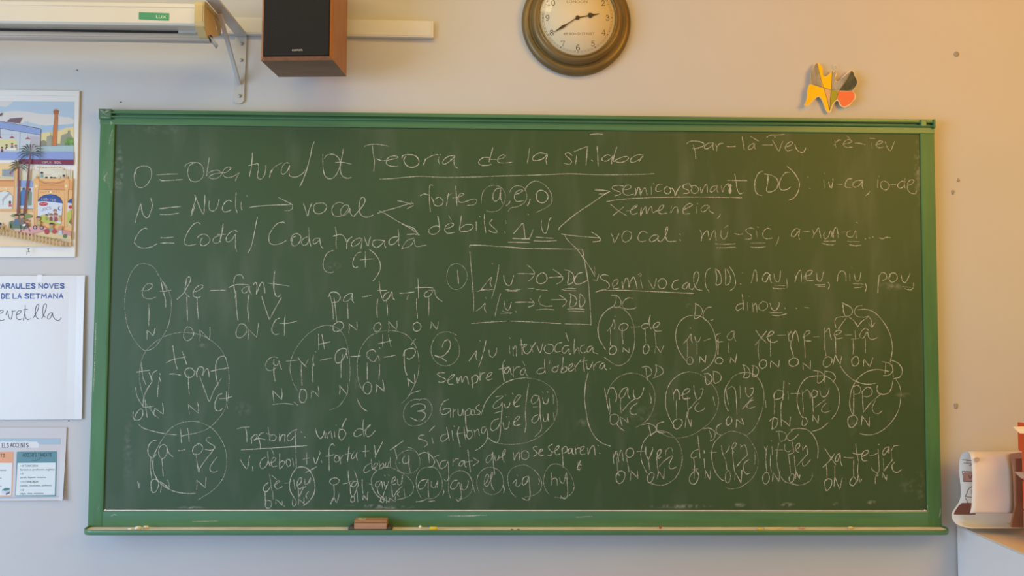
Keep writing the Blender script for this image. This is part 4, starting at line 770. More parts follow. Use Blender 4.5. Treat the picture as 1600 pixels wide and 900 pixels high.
# ------------------------------------------------------------------ projection screen and its bracket
M_SCR = mat('ivory_painted_metal', '#e2d9c6', 0.28, noise=0.03, nscale=4, coat=0.3)
YA, YB = -.2495, -.119; YM = -.200           # front and back of the case
xR = min(px(320.5, 30, YA).x, px(367.3, 100, -.004).x - .001); xL = -1.25
zf = lambda y: px(312, y, YA).z
scr = thing('projection_screen', ((xL + xR) / 2, -.22, zf(30)), 'cream roll-up projection screen in a long case at top left', 'projector screen')
zb = px(318, 49, YM).z
pr = [(YB, zf(4)), (YA + .012, zf(3)), (YA + .001, zf(6)), (YA, zf(11.5)), (YA + .003, zf(12.2)), (YA + .003, zf(13.2)), (YA - .001, zf(14)), (YA - .002, zf(37)), (YA + .004, zf(40)), (YA + .05, zb), (YB, zb)]
mb = MB(); mb.prism([(xL, y, z) for y, z in pr], (xR - .028 - xL, 0, 0), M_SCR); case = mb.build('screen_case', scr, .0015, 2)
mb = MB(); Yl = YA - .0026
def q(xx, yy, Y): return px(xx, yy, Y)
mb.add([q(217, 18.9, Yl), q(264, 20.6, Yl), q(263.8, 32.2, Yl), q(216.8, 30.2, Yl)], [(3, 2, 1, 0)], ink('#4f9a6c', .4))
type_px(mb, 'LUX', 244, 260, 28.2, 23.6, Yl - .0001, ink('#e6e4c0'), 28.8); tag(mb.build('green_sticker', scr), 'green sticker lettered LUX')
# end cap (cream plastic)
M_CAPC = mat('yellowed_plastic', '#cdb47a', 0.42, noise=0.05, nscale=10)
cz0, cz1 = px(320, 44, YA).z, px(320, 1.5, YA).z; zc2 = px(346, 58, YB).z
out = [(YB + .003, cz1), (YA + .01, cz1 + .001), (YA - .006, cz1 - .004), (YA - .008, cz1 - .015), (YA - .008, cz0 + .016), (YA - .003, cz0 + .004), (YA + .03, cz0 - .018), (YB - .01, zc2), (YB + .003, zc2 + .006)]
mb = MB(); mb.prism([(xR - .026, y, z) for y, z in out], (.023, 0, 0), M_CAPC); cap = mb.build('end_cap', scr, .003, 3)
# raised rim along front and top of the cap's outer face, with holes in the plate
mb = MB()
rim = [(YB - .02, cz1), (YA + .01, cz1 + .001), (YA - .006, cz1 - .004), (YA - .008, cz1 - .015), (YA - .008, cz0 + .016), (YA - .003, cz0 + .004), (YA + .004, cz0 + .001), (YA + .004, cz1 - .018), (YA + .012, cz1 - .012), (YB - .02, cz1 - .012)]
mb.prism([(xR - .004, y, z) for y, z in rim], (.004, 0, 0), M_CAPC); mb.build('cap_rim', cap, .001, 2)
mb = MB(); M_HOLE = mat('pale_hole', '#efe2cc', 0.8)
h1 = px(338.3, 28.5, YB - .028); h2 = px(338.3, 43.2, YB - .03)
X1 = xR - .0026
mb.lathe([(.0085, 0), (.0085, .0004), (.0004, .0004)], (X1, YB - .035, h1.z - .003), M_HOLE, 20, 'x'); mb.prism([(X1, YB - .039, h1.z), (X1, YB - .031, h1.z), (X1, YB - .033, h1.z + .018), (X1, YB - .037, h1.z + .018)], (.0004, 0, 0), M_HOLE)
mb.lathe([(.0055, 0), (.0055, .0004), (.0004, .0004)], (X1, YB - .035, h2.z - .003), M_HOLE, 20, 'x'); tag(mb.build('keyhole_slot', cap), 'pale keyhole and round hole')
# bottom slat that weights the sheet
zs1 = px(325, 53, YM).z; zs0 = px(325, 66.5, YM).z; xs = px(329.5, 60, YM).x
mb = MB(); zz = (zs1 + zs0) / 2; hh = (zs1 - zs0) / 2
prs = [(y + .035, z) for y, z in [(-.222, zs1), (-.240, zs1 - .001), (-.247, zs1 - .006), (-.249, zz), (-.248, zs0 + .009), (-.2505, zs0 + .007), (-.2505, zs0 + .004), (-.245, zs0), (-.226, zs0), (-.220, zz)]]
mb.prism([(xL, y, z) for y, z in prs], (xs - xL, 0, 0), mat('screen_slat_metal', '#b9ae9f', 0.35)); slat = mb.build('weight_bar', scr, .001, 1)
mb = MB(); mb.prism([(xs, y * .9 - .020, zz + (z - zz) * .75) for y, z in prs], (.0006, 0, 0), mat('slat_hollow', '#2f2822', 0.8)); mb.build('bar_end', slat)
mb = MB(); mb.box(xL, px(278, 50, YM).x, YM - .001, YM + .002, zs1 - .002, zb + .003, mat('dark_gap_shade', '#2b2523', 0.8)); mb.box(px(279, 50, YM).x, xR - .02, YM - .002, YM + .001, zs1 - .001, zb + .002, mat('crumpled_film', '#c9c3b8', 0.25)); mb.build('gap_strip_and_film', scr)  # dark strip paints the shaded gap under the case; pale film beside it
mb = MB(); strip = [(312, 50), (322, 53), (330, 58), (336, 64), (341, 71)]
rows = [[px(x + 0, y, YM - .015 - .002 * i), px(x - 7 + i, y + 1 + 1.0 * i, YM)] for i, (x, y) in enumerate(strip)]
mb.grid(rows, mat('torn_strip', '#a89c86', 0.7)); mb.build('torn_edge_strip', scr, solid=.0012)
mb = MB()
# bracket
br = thing('screen_bracket', px(376, 108, 0), 'grey white steel angle bracket bolted to the wall under the screen case', 'bracket')
M_BRK = mat('painted_steel', '#d0ccc5', 0.38, 0.15, noise=0.04, nscale=12)
bx0, bx1 = px(367.3, 100, -.004).x, px(384.8, 100, -.004).x; bzt = px(376, 57.5, -.004).z; bzb = px(374, 162, -.004).z; bc = (bx0 + bx1) / 2; bw = (bx1 - bx0) / 2
mb = MB(); pp = [(bx0, -.001, bzt), (bx1, -.001, bzt), (bx1, -.001, bzb + .012)]
xs_ = -.004
pp += [(bc + xs_ + bw * math.cos(a), -.001, bzb + .012 - .012 * math.sin(a)) for a in [math.pi * k / 8 for k in range(9)]] + [(bx0, -.001, bzb + .012)]
pp = [(bx0, -.001, bzt), (bx1, -.001, bzt)] + [(bc - .003 + (bw - .001) * math.cos(math.pi * k / 10), -.001, bzb + .012 - .012 * math.sin(math.pi * k / 10)) for k in range(11)]
mb.prism(pp, (0, -.005, 0), M_BRK); plate = mb.build('wall_plate', br, .001, 1)
za = px(348, 6, -.24).z; za = bzt
mb = MB(); mb.prism([(bx0, -.001, bzt - .001), (bx0, -.012, bzt + .004), (bx0, -.40, bzt + .012), (bx0, -.40, bzt + .017), (bx0, -.010, bzt + .010), (bx0, -.001, bzt + .004)], (bx1 - bx0, 0, 0), M_BRK); mb.build('arm', br, .001, 1)
b0 = px(375.3, 131, -.008); b1 = px(341, 16, -.178); b1.z = bzt + .003
mb = MB(); dd = (Vector((bc - .002, b1.y, b1.z)) - Vector((bc, b0.y, b0.z)))
for_pts = [Vector((bc - .002, b0.y, b0.z)), Vector((bc - .004, b0.y, b0.z)) + dd]
n_ = Vector((0, -dd.z, dd.y)).normalized() * .004
hw = .006
mb.hexa([for_pts[0] + Vector((-hw, 0, 0)) - n_, for_pts[0] + Vector((hw, 0, 0)) - n_, for_pts[0] + Vector((hw, 0, 0)) + n_, for_pts[0] + Vector((-hw, 0, 0)) + n_],
        [for_pts[1] + Vector((-hw, 0, 0)) - n_, for_pts[1] + Vector((hw, 0, 0)) - n_, for_pts[1] + Vector((hw, 0, 0)) + n_, for_pts[1] + Vector((-hw, 0, 0)) + n_], M_BRK)
mb.build('diagonal_brace', br, .0015, 2)
for (x, y) in ((377.8, 68.2), (376.8, 94), (374.7, 149.8)):
    s0 = px(x, y, -.007); mb = MB(); mb.lathe([(.0052, .0012), (.0052, -.0008), (.0038, -.0028), (.0005, -.0034)], s0, mat('screw_steel', '#aaa7a2', 0.35, .35), 16); mb.build('screw', br)

# ------------------------------------------------------------------ paper butterfly
bu = thing('paper_butterfly', px(1293, 140, -.012), 'paper butterfly cut-out, hand coloured in yellow, grey, olive and orange', 'paper decoration')
bodyx = px(1296, 140, -.012).x
def bfx(x, y): return (1200 + x / 8, 80 + y / 8)
def bend(v):
    x, y, z = v; return (x, y - 1.6 * (x - bodyx) ** 2 - .003, z)
OUT = '425,692 440,665 455,640 466,590 470,500 490,440 512,415 515,330 522,245 545,215 580,160 605,150 640,165 665,195 680,230 676,290 690,318 720,318 760,285 795,243 820,250 845,275 852,300 830,345 838,372 858,385 885,370 930,320 985,270 1030,240 1048,262 1058,310 1085,360 1097,405 1085,445 1045,500 1052,530 1075,570 1068,610 1035,650 1000,690 950,712 910,702 885,675 872,635 855,622 830,640 800,695 782,755 760,775 730,765 705,715 675,640 650,595 625,575 595,590 545,640 500,685 455,705'
mb = MB()
base = [px(*bfx(*map(float, a.split(','))), -.0085) for a in OUT.split()]
def fill(mb, pts, m, dy):
    bm = bmesh.new(); vs = [bm.verts.new(p) for p in pts]; bm.faces.new(vs); bm.normal_update(); bmesh.ops.triangulate(bm, faces=bm.faces)
    bmesh.ops.subdivide_edges(bm, edges=bm.edges, cuts=5, use_grid_fill=True); bmesh.ops.triangulate(bm, faces=bm.faces); bm.verts.index_update()
    mb.add([bend((v.co.x, v.co.y + dy, v.co.z)) for v in bm.verts], [[v.index for v in f.verts] for f in bm.faces], m); bm.free()
fill(mb, base, mat('cut_paper', '#f0dcae', 0.8), 0); mb.build('paper', bu, solid=.0007)
mb = MB(); M_HAT = mat('pencil_grey', '#a8a49a', 0.85, noise=0.25, nscale=90, stretch=(1, 1, .3)); M_OLV = mat('pencil_olive', '#55563f', 0.85, noise=0.3, nscale=110, stretch=(1, 1, .4))
for t, m in [('522,250 548,220 585,165 600,160 630,290 668,455 610,440 515,408 520,330', M_HAT), ('608,158 640,172 660,200 676,232 672,292 690,322 722,322 762,290 793,250 785,480 675,460 640,310', ink('#ffcf00')),
             ('800,250 840,280 825,345 835,385 860,392 930,330 1025,255 880,490 785,480', M_HAT), ('1030,258 1048,285 1055,320 1080,365 1090,405 1078,445 1038,500 885,500 960,380', M_OLV),
             ('490,440 512,425 690,470 720,560 755,690 758,755 735,755 712,710 680,630 652,580 625,562 590,578 540,625 495,672 455,692 435,688 462,640 478,580 480,500', ink('#ffd000')), ('690,478 772,490 765,620 758,660 720,560', ink('#e0b48c')),
             ('778,490 868,503 845,610 800,660 768,740 765,680', ink('#a3a32a')), ('872,508 1040,515 1062,570 1055,610 1025,648 990,680 945,700 915,692 895,665 880,625 858,605', ink('#f07a48'))]:
    fill(mb, [px(*bfx(*map(float, a.split(','))), -.0085) for a in t.split()], m, -.0009)
for t in ('512,415 690,462 780,486 1040,508', '602,160 640,310 690,470 730,600 762,750', '795,250 785,480 762,745', '1030,250 885,495 845,610'):
    p = smooth([px(*bfx(*map(float, a.split(','))), -.0085) for a in t.split()]); ribbon(mb, [Vector(bend((v.x, v.y - .0012, v.z))) for v in p], .0011, ink('#6b5a2c'))
mb.build('coloured_wings', bu)
mb = MB()
for (x, y) in ((842, 175), (848, 236)):
    c = px(*bfx(x, y), -.010); mb.lathe([(.0023, .0012), (.0023, -.0005), (.0005, -.001)], c, mat('cut_paper', '#f0dcae'), 10)
mb.tube([px(*bfx(838, 170), -.010), px(*bfx(850, 200), -.0105), px(*bfx(846, 240), -.0105), px(*bfx(845, 285), -.0105)], .0006, mat('antenna_thread', '#b89a64', .8), 6); mb.build('antenna', bu)
mb = MB(); c = px(1292, 140, 0); mb.lathe([(.006, -.0004), (.006, -.0075), (.004, -.0105), (.0005, -.0105)], c, mat('putty_blue_grey', '#9aa09a', .9), 12); mb.build('putty_pad', bu)

# ------------------------------------------------------------------ illustrated poster
po = thing('illustrated_poster', px(60, 270, 0), 'cartoon poster of a town square with palms and a brick chimney, top left', 'poster')
M_PAP = mat('poster_paper', '#e9e4da', 0.45)
fr_ = [px(-225, 137, -.0062), px(124.2, 142, -.0062), px(117.3, 401.5, -.0062), px(-225, 402.5, -.0062)]
mb = MB(); mb.hexa(fr_, [Vector((p.x, -.0008, p.z)) for p in fr_], M_PAP); mb.build('poster_sheet', po, .0008, 1)
A1 = lambda x, y: (x / 6.923, 140 + y / 6.923)
A2 = lambda x, y: (x / 6.43, 260 + y / 6.43)
pt = Print(-.0064, A1)
L0 = -1380   # the sheet runs on past the left edge of the view
pt.line(f'{L0},48 0,58 815,70', '#c2bdb4', .0008)
pt.poly(f'{L0},120 805,130 795,760 {L0},760', '#b7c8d3')
pt.poly(f'{L0},200 -700,150 -300,190 60,190 150,125 {L0},118', '#dcd5cb', True) if False else pt.poly(f'{L0},120 150,124 95,170 60,188 0,180 -300,210 -700,170 {L0},200', '#dcd5cb')
pt.poly('-300,330 -100,260 40,240 180,230 300,238 420,262 560,268 700,300 740,296 800,325 800,368 690,390 520,395 400,375 280,345 100,420 -300,430', '#ddd6cc')
pt.poly(f'440,395 800,370 800,440 620,480 440,470', '#a9bfd6')
pt.poly('440,470 560,455 640,440 720,410 800,402 797,640 440,640', '#e2d096')
pt.poly('440,600 455,560 480,575 500,580 505,505 555,495 555,460 560,495 575,510 580,580 650,585 660,495 730,470 740,440 760,440 762,480 790,520 797,640 440,640', '#9c9a84')
pt.poly('670,560 700,535 725,520 755,512 780,525 797,520 797,600 760,620 700,590', '#6f9a45')
pt.poly('560,660 575,440 590,290 628,290 622,440 612,660', '#c8793a'); pt.poly('575,240 585,215 620,212 640,230 632,262 583,262', '#b5662e'); pt.poly('583,262 632,262 626,292 590,292', '#c57a40')
for t in ('560,660 575,440 590,290', '628,290 622,440 612,660', '583,262 632,262', '575,240 640,232'): pt.line(t, '#5a3520', .0009)
pt.poly('440,560 470,545 500,560 500,612 440,612', '#8c8a78'); pt.poly('505,520 525,500 552,492 552,610 505,612', '#a3a18c'); pt.poly('664,500 700,480 728,478 728,600 664,606', '#9a987f'); [pt.line(f'{x_},{y_} {x_ + 12},{y_}', '#7e7c68', .0007) for x_ in (672, 690, 708, 515, 532) for y_ in (512, 528, 544)]; pt.line('546,455 546,500', '#6a6a60', .0008); pt.line('735,440 735,480', '#6a6a60', .0008); [pt.disc(x_, y_, 22, 16, c_) for x_, y_, c_ in ((700, 560, '#7fa552'), (740, 545, '#6f9a45'), (775, 560, '#82a956'), (720, 590, '#648c3e'), (770, 590, '#6f9a45'))]; pt.poly('430,612 797,600 797,672 430,665', '#a8c0c4'); pt.line('430,612 797,604', '#4a5a66', .0009); pt.line('525,615 560,668', '#d6dcd6', .0008); pt.line('700,612 680,668', '#d6dcd6', .0008)
# glazed building at upper left
pt.poly(f'{L0},200 0,345 440,425 440,490 0,420 {L0},290', '#8ea0cc'); pt.line('0,342 440,424 438,660', '#2f3448', .0013); pt.line('0,418 440,490', '#2f3448', .001)
pt.poly(f'{L0},292 0,422 435,492 430,670 0,670 {L0},640', '#c5cbd2'); pt.poly('0,535 185,540 182,640 0,640', '#d9cf94'); pt.poly('320,500 432,510 430,640 330,625', '#b9b4b8')
pt.line('218,458 212,670', '#3d4252', .0013); pt.line('0,485 440,492', '#7f8896', .0007); pt.line('3,425 3,520', '#3d4252', .0013)
for x, y in ((130, 520), (300, 530), (-5, 520), (-180, 500)): pt.line(f'{x},{y - 50} {x},{y - 15}', '#4a3a3a', .0006); pt.poly(f'{x - 30},{y + 6} {x - 8},{y - 14} {x + 8},{y - 14} {x + 30},{y + 6}', '#a83f33')
for x, y, c in ((70, 605, '#5a3328'), (130, 592, '#6a5a8a'), (172, 612, '#8a4b30'), (20, 632, '#7c2f2a'), (-90, 610, '#3d5a8a')): pt.disc(x, y, 11, 12, '#d6a27c'); pt.disc(x, y - 6, 12, 8, '#33221c'); pt.poly(f'{x - 14},{y + 40} {x - 8},{y + 10} {x + 8},{y + 10} {x + 14},{y + 40}', c)
pt.poly('70,632 180,630 182,655 66,655', '#e6e2d8')
pt.poly('72,345 110,312 238,302 205,362 90,352', '#7a6066'); [pt.line(f'{90 + 30 * k},{350 + 2 * k} {128 + 28 * k},{311 - 2 * k}', '#3a2e34', .0008) for k in range(4)]; pt.line('205,362 215,375', '#3a2e34', .001)
pt.poly('0,262 20,250 26,256 5,290 0,290', '#4a4048'); pt.line('300,335 300,395', '#8888aa', .0007)
# middle band: blue roof, maroon fascia, shop
pt.poly(f'{L0},640 200,680 480,675 797,672 797,758 205,755 {L0},760', '#8b9cd0'); pt.line('205,755 797,760', '#2b2b44', .0009)
pt.poly('205,757 797,760 795,812 205,800', '#7d2140'); pt.line('205,802 795,814', '#3a1020', .0009); pt.line('438,690 432,900', '#4a2230', .0009); pt.line('684,762 684,812', '#4a1428', .0009)
word_px(pt.mb, 'ESPLAI', 456 / 6.923, 556 / 6.923, 140 + 796 / 6.923, 140 + 774 / 6.923, pt.Y - .00006, .0008, ink('#e6d2d6'), ybr=140 + 798 / 6.923)
word_px(pt.mb, 'BADAL', 590 / 6.923, 664 / 6.923, 140 + 799 / 6.923, 140 + 778 / 6.923, pt.Y - .00006, .0008, ink('#e6d2d6'), ybr=140 + 800 / 6.923)
pt.fx = A2; pt.Y -= .00008
L1 = -1280
pt.poly('95,30 725,40 722,180 95,180', '#d9d0b4'); pt.poly('400,20 640,20 640,110 400,110', '#dfd9c2')
for x in (205, 225, 300, 318, 330, 665, 690, 705): pt.line(f'{x},30 {x},138', '#b4ab8e', .0014)
pt.line('400,0 395,130', '#6a5a50', .0009); pt.line('632,0 632,110', '#6a5a50', .0009)
for k in range(9): pt.poly(f'{372 + k * 28},{2 + (k % 3)} {388 + k * 28},{2 + (k % 3)} {380 + k * 28},{16 + (k % 3)}', ['#c9503a', '#d0b040', '#b86a3a'][k % 3])
pt.line('515,35 648,36', '#9a907c', .0007); pt.line('545,55 640,56', '#9a907c', .0007); pt.line('440,85 520,84', '#9a907c', .0007)
for x, y, c in ((420, 70, '#7aa09a'), (640, 98, '#b0a080'), (465, 118, '#98a0a0'), (515, 118, '#a89878'), (548, 122, '#88a088')): pt.disc(x, y, 13, 13, '#b88a68'); pt.disc(x, y - 6, 14, 9, '#2e241e'); pt.poly(f'{x - 15},{y + 40} {x - 10},{y + 12} {x + 10},{y + 12} {x + 15},{y + 40}', c)
# plaza ground
pt.poly(f'{L1},440 735,430 713,805 {L1},800', '#e8cda4')
# left arcade
pt.poly(f'{L1},130 150,135 150,205 {L1},215', '#de9c5c'); pt.poly(f'{L1},205 155,205 152,440 0,455 {L1},470', '#e9bd86'); pt.poly(f'{L1},-40 165,-30 150,140 {L1},150', '#e6c48c')
pt.poly('20,30 140,30 138,105 20,105', '#8f979c'); pt.disc(105, 70, 10, 12, '#c03a30'); pt.poly('0,95 150,105 150,130 0,120', '#c9bd9a')
pt.poly(f'{L1},135 150,135 148,155 {L1},150', '#d08a4c'); pt.line(f'{L1},150 150,140', '#6a3a18', .001)
pt.poly('-60,430 -60,300 -20,265 40,245 90,258 128,300 125,425', '#d7dbd6'); pt.line('-60,300 -20,265 40,245 90,258 128,300 125,425', '#8a5a2c', .0012)
pt.poly('20,330 90,262 112,270 40,340 30,400', '#a9b0b4'); pt.disc(100, 360, 13, 14, '#3a241c'); pt.poly('85,405 90,372 112,372 122,405', '#c0604a'); pt.line('0,380 125,378', '#9aa4a8', .0008)
pt.poly('148,-60 172,-60 178,20 165,440 130,445', '#e4b070'); pt.line('150,40 135,440', '#80501f', .001); pt.disc(64, 222, 9, 10, '#e8d8b0')
pt.poly('0,430 140,428 330,430 330,460 0,455', '#dcab6a')
# blue glazed passage
pt.poly('175,140 330,145 335,205 170,205', '#8b9fd0'); pt.poly('165,205 335,208 332,425 160,425', '#c2cbd2')
pt.poly('205,260 230,225 255,230 262,300 250,395 200,395', '#4a78b0'); pt.disc(238, 222, 14, 14, '#4a382c'); pt.poly('280,255 300,240 322,260 318,390 285,395', '#7e8c7a'); pt.disc(300, 232, 13, 14, '#a83a34'); pt.line('150,210 240,215', '#c8b890', .0014)
# right arcade
pt.poly('335,120 730,120 715,660 330,650', '#e8b473')
pt.poly('345,140 375,120 440,155 520,165 600,155 650,135 690,120 730,160 728,235 380,230', '#dd9c5a'); pt.line('388,145 450,170 520,178 600,166 650,150', '#70401c', .0011); pt.line('388,232 645,240', '#8a5526', .001); pt.line('390,190 645,196', '#a06a30', .0008)
for t in ('345,140 375,120 440,155 520,165 600,155 650,135 690,120', '380,230 728,235', '335,600 330,650', '375,545 612,578', '372,605 640,650'): pt.line(t, '#8a5526', .0009)
for x0 in (0, 300): pt.poly(f'{345 + x0},605 {352 + x0},230 {345 + x0},190 {355 + x0},130 {372 + x0},100 {388 + x0},130 {395 + x0},190 {385 + x0},235 {372 + x0},610', '#e6b272'); pt.disc(364 + x0, 198, 14, 15, '#f0d8a0'); pt.line(f'{352 + x0},230 {345 + x0},605', '#80501f', .001); pt.line(f'{385 + x0},235 {372 + x0},610', '#80501f', .001); pt.disc(371 + x0, 112, 12, 14, '#d89a4a'); pt.line(f'{371 + x0},80 {371 + x0},100', '#50341c', .0012)
for k in range(8): pt.disc(405 + 27 * k, 262 - 8 * math.sin(k * .45), 4, 5, '#c98a3c')
pt.disc(510, 260, 12, 13, '#f0e0b4'); pt.line('595,85 595,130', '#50341c', .0012); pt.disc(595, 108, 9, 12, '#d8c8a0')
pt.poly('380,350 400,315 440,290 505,280 560,288 605,318 630,365 612,578 375,545', '#d3dbe2'); pt.poly('378,352 400,315 440,290 505,280 560,288 605,318 632,372 560,362 450,350', '#274c94'); pt.poly('678,360 700,330 724,318 722,370', '#274c94'); pt.poly('678,365 722,375 715,590 672,580', '#cdd5da')
pt.line('380,350 400,315 440,290 505,280 560,288 605,318 632,372', '#2a2440', .001)
for i, ch in enumerate('LUDOTECA'):
    if ch: word_px(pt.mb, ch, (420 + i * 21) / 6.43, (432 + i * 21) / 6.43, 260 + (338 + i * 1.8) / 6.43, 260 + (317 + i * 1.8) / 6.43, pt.Y - .00005, .0009, ink(['#e8e8e8', '#f0e080', '#e6e6f0', '#c85a4a', '#d0d8f0', '#f0e8c0', '#e8e8e8', '#b04a50'][i]))
pt.Y -= .00008
pt.disc(436, 378, 46, 19, '#c02a30'); pt.line('405,380 420,372 436,380 450,372 466,376', '#f0d8d8', .0011); pt.disc(706, 408, 18, 18, '#c02a30')
word_px(pt.mb, 'JOCS', 415 / 6.43, 512 / 6.43, 260 + 448 / 6.43, 260 + 422 / 6.43, pt.Y - .00005, .001, ink('#7f8ab8'), ybr=260 + 425 / 6.43)
pt.Y -= .00008
pt.disc(600, 422, 18, 20, '#3d62b0'); pt.disc(608, 420, 14, 16, '#d3dbe2')
pt.poly('378,545 415,490 450,482 475,500 560,560 612,578 606,585 378,552', '#b8c050'); pt.poly('672,470 705,430 718,440 715,580 672,575', '#b8c050'); pt.poly('690,560 715,520 715,585', '#8a5a3a')
def kid(x, y, s, hair, top, skin='#c98f68'):
    pt.poly([(x - 14 * s, y + 52 * s), (x - 12 * s, y + 16 * s), (x + 12 * s, y + 16 * s), (x + 15 * s, y + 52 * s)], top); pt.disc(x, y, 14 * s, 15 * s, skin); pt.disc(x, y - 5 * s, 16 * s, 12 * s, hair, 0, 180)
    pt.line([(x - 11 * s, y + 20 * s), (x - 22 * s, y + 38 * s)], skin, .0012); pt.line([(x + 11 * s, y + 20 * s), (x + 22 * s, y + 36 * s)], skin, .0012)
for a in ((468, 495, .9, '#2a1c18', '#9aa040'), (512, 490, 1.1, '#4a2c20', '#8a4a40'), (552, 450, 1.2, '#7a2430', '#c08a8a'), (560, 490, 1.2, '#3a241c', '#a03a44'), (600, 505, .9, '#b08a50', '#c8b070')): kid(*a)
pt.line('485,465 490,490', '#3a241c', .0016)
# palms
def palm(x0, y0, x1, y1, w, top, n, ln):
    pt.poly([(x0 - w, y0), (x1 - w * .55, y1), (x1 + w * .55, y1), (x0 + w, y0)], '#7c3c30')
    for k in range(8): f_ = k / 8; pt.line([(x0 + (x1 - x0) * f_ - w * .6, y0 + (y1 - y0) * f_), (x0 + (x1 - x0) * f_ + w * .6, y0 + (y1 - y0) * f_ - 6)], '#54211a', .0008)
    for k in range(n):
        a = math.radians(-28 + k * (236 / (n - 1))); c, s_ = math.cos(a), math.sin(a); dr = ln * (.28 if s_ > .4 else .5)
        p = [(x1, y1), (x1 + ln * .5 * c, y1 - ln * .5 * s_ - ln * .12), (x1 + ln * c, y1 - ln * s_ * .8 + dr * .5)]
        q_ = [(x1 + ln * .5 * c - s_ * 9, y1 - ln * .5 * s_ - ln * .12 + 14)]
        pt.poly(p + q_, top if k % 2 else '#2f3d2e')
pt.poly('100,495 130,480 200,470 280,475 325,492 310,515 230,525 150,515', '#7d8c46')
palm(182, 478, 190, 5, 14, '#55522c', 11, 115); palm(243, 478, 307, -130, 13, '#3f5040', 13, 155)
# pink paths, people in front
pt.poly('150,660 320,600 420,600 480,625 330,680 240,690', '#d6a09a'); pt.poly('300,665 470,640 480,625 640,640 713,655 712,700 560,690 380,690', '#cf8f8e'); pt.poly('330,690 470,645 560,660 712,700 712,735 520,720', '#d9c28c')
pt.poly('90,560 120,545 190,560 290,600 270,630 100,620', '#5c7358')
for a in ((165, 505, 1.5, '#3a2018', '#4f6a90'), (220, 500, 1.5, '#2a1c18', '#7a6a66'), (275, 550, 1.0, '#7a3a24', '#7a3a34'), (385, 525, 1.5, '#20242a', '#c0a868'), (515, 590, 1.4, '#241a18', '#8aa080'), (605, 620, 1.3, '#c09a50', '#c0ccd4')): kid(*a)
for t in ('200,590 210,640 205,660', '255,590 235,640', '275,600 300,650'): pt.line(t, '#5a4038', .002)
for x, y in ((352, 612), (418, 615)): pt.disc(x, y, 19, 20, '#2a2422'); pt.disc(x, y, 12, 13, '#d0a0a0')
pt.line('352,612 385,585 418,615', '#7a3a34', .0014); pt.disc(470, 655, 24, 28, '#b03038'); pt.disc(545, 655, 22, 22, '#b8383e'); pt.disc(652, 700, 20, 20, '#4a7a4a'); pt.poly('225,585 258,575 256,598 230,602', '#e6e2d8'); pt.disc(5, 580, 12, 16, '#2a2422'); pt.poly('-20,650 -15,600 25,600 30,655', '#8a5a50')
# picket fence
def fence(x):
    ys = [(-1280, 560), (0, 660), (300, 715), (450, 745), (600, 775), (713, 790)]
    for (a, b), (c, d) in zip(ys[:-1], ys[1:]):
        if a <= x <= c: return b + (d - b) * (x - a) / (c - a)
    return 780
for t in (18, -22): pt.line([(-1280, fence(-1280) + t), (0, fence(0) + t), (300, fence(300) + t), (600, fence(600) + t), (713, fence(713) + t)], '#b08a48', .0014)
x = -400
while x < 712:
    y = fence(x); h = 36
    if y + h > 803: h = 803 - y
    pt.poly([(x - 10, y + h), (x - 10, y - h * .8), (x, y - h * 1.15), (x + 10, y - h * .8), (x + 10, y + h)], '#cda868' if x < 640 else '#a08444'); pt.line([(x + 10, y + h), (x + 10, y - h * .8), (x, y - h * 1.15)], '#6a4a20', .0008); x += 36
x = 20
for k, (x, y) in enumerate(((18, 615), (58, 612), (92, 600))): pt.poly([(x - 9, y + 40), (x - 9, y - 15), (x, y - 28), (x + 9, y - 15), (x + 9, y + 40)], '#b8924c')
# publisher's little running figure
pt.disc(285, 830, 6, 7, '#2a2622'); pt.line('270,825 285,835 298,822', '#2a2622', .0014); pt.line('285,835 284,858 300,856', '#2a2622', .002); pt.line('284,856 270,862 270,888', '#2a2622', .0016); pt.line('262,850 272,856', '#2a2622', .0014)
pt.mb.build('printed_picture', po, recalc=False)

# ------------------------------------------------------------------ word of the week sheet
def sheet(mb, c, Y, lift, m, nx=24, ny=24):
    """c: pixel corners TL TR BR BL; lift(u, v) metres off the wall"""
    rows = []
    for j in range(ny + 1):
        r = []
        for i in range(nx + 1):
            u, v = i / nx, j / ny
            x = (c[0][0] * (1 - u) + c[1][0] * u) * (1 - v) + (c[3][0] * (1 - u) + c[2][0] * u) * v
            y = (c[0][1] * (1 - u) + c[1][1] * u) * (1 - v) + (c[3][1] * (1 - u) + c[2][1] * u) * v
            p = px(x, y, Y); r.append(Vector((p.x, p.y - lift(u, v), p.z)))
        rows.append(r)
    mb.grid(rows, m, False)
ws = thing('word_sheet', px(60, 540, 0), 'laminated white sheet of new words with blue heading, mostly blank', 'sheet')
M_LAM = mat('laminated_paper', '#cac2b9', 0.22, bump=0.12, nscale=5, noise=0.01, spec=0.5, coat=0.4)
mb = MB(); sheet(mb, [(-170, 432), (133.3, 430.5), (128.3, 655), (-170, 657)], -.0045, lambda u, v: .0045 * max(0, (u - .925) / .075) ** 2 * (.35 + .65 * math.sin(math.pi * min(1, v * 1.15))) , M_LAM)
mb.build('paper_sheet', ws, solid=.0006)
mb = MB(); H = lambda x, y: (x / 9, 425 + y / 9)
for t, x0, x1, yb, yt in (('PARAULES', -62, 497, 232, 160), ('NOVES', 540, 905, 230, 160), ('DE', 18, 133, 374, 302), ('LA', 178, 302, 374, 302), ('SETMANA', 345, 890, 372, 302)):
    word_px(mb, t, x0 / 9 + .5, x1 / 9 - .5, 425 + yb / 9 - .4, 425 + yt / 9 + .6, -.0052, .0036, ink('#1f4a96', .45), gap=.42)
mb.build('printed_heading', ws)
mb = MB()
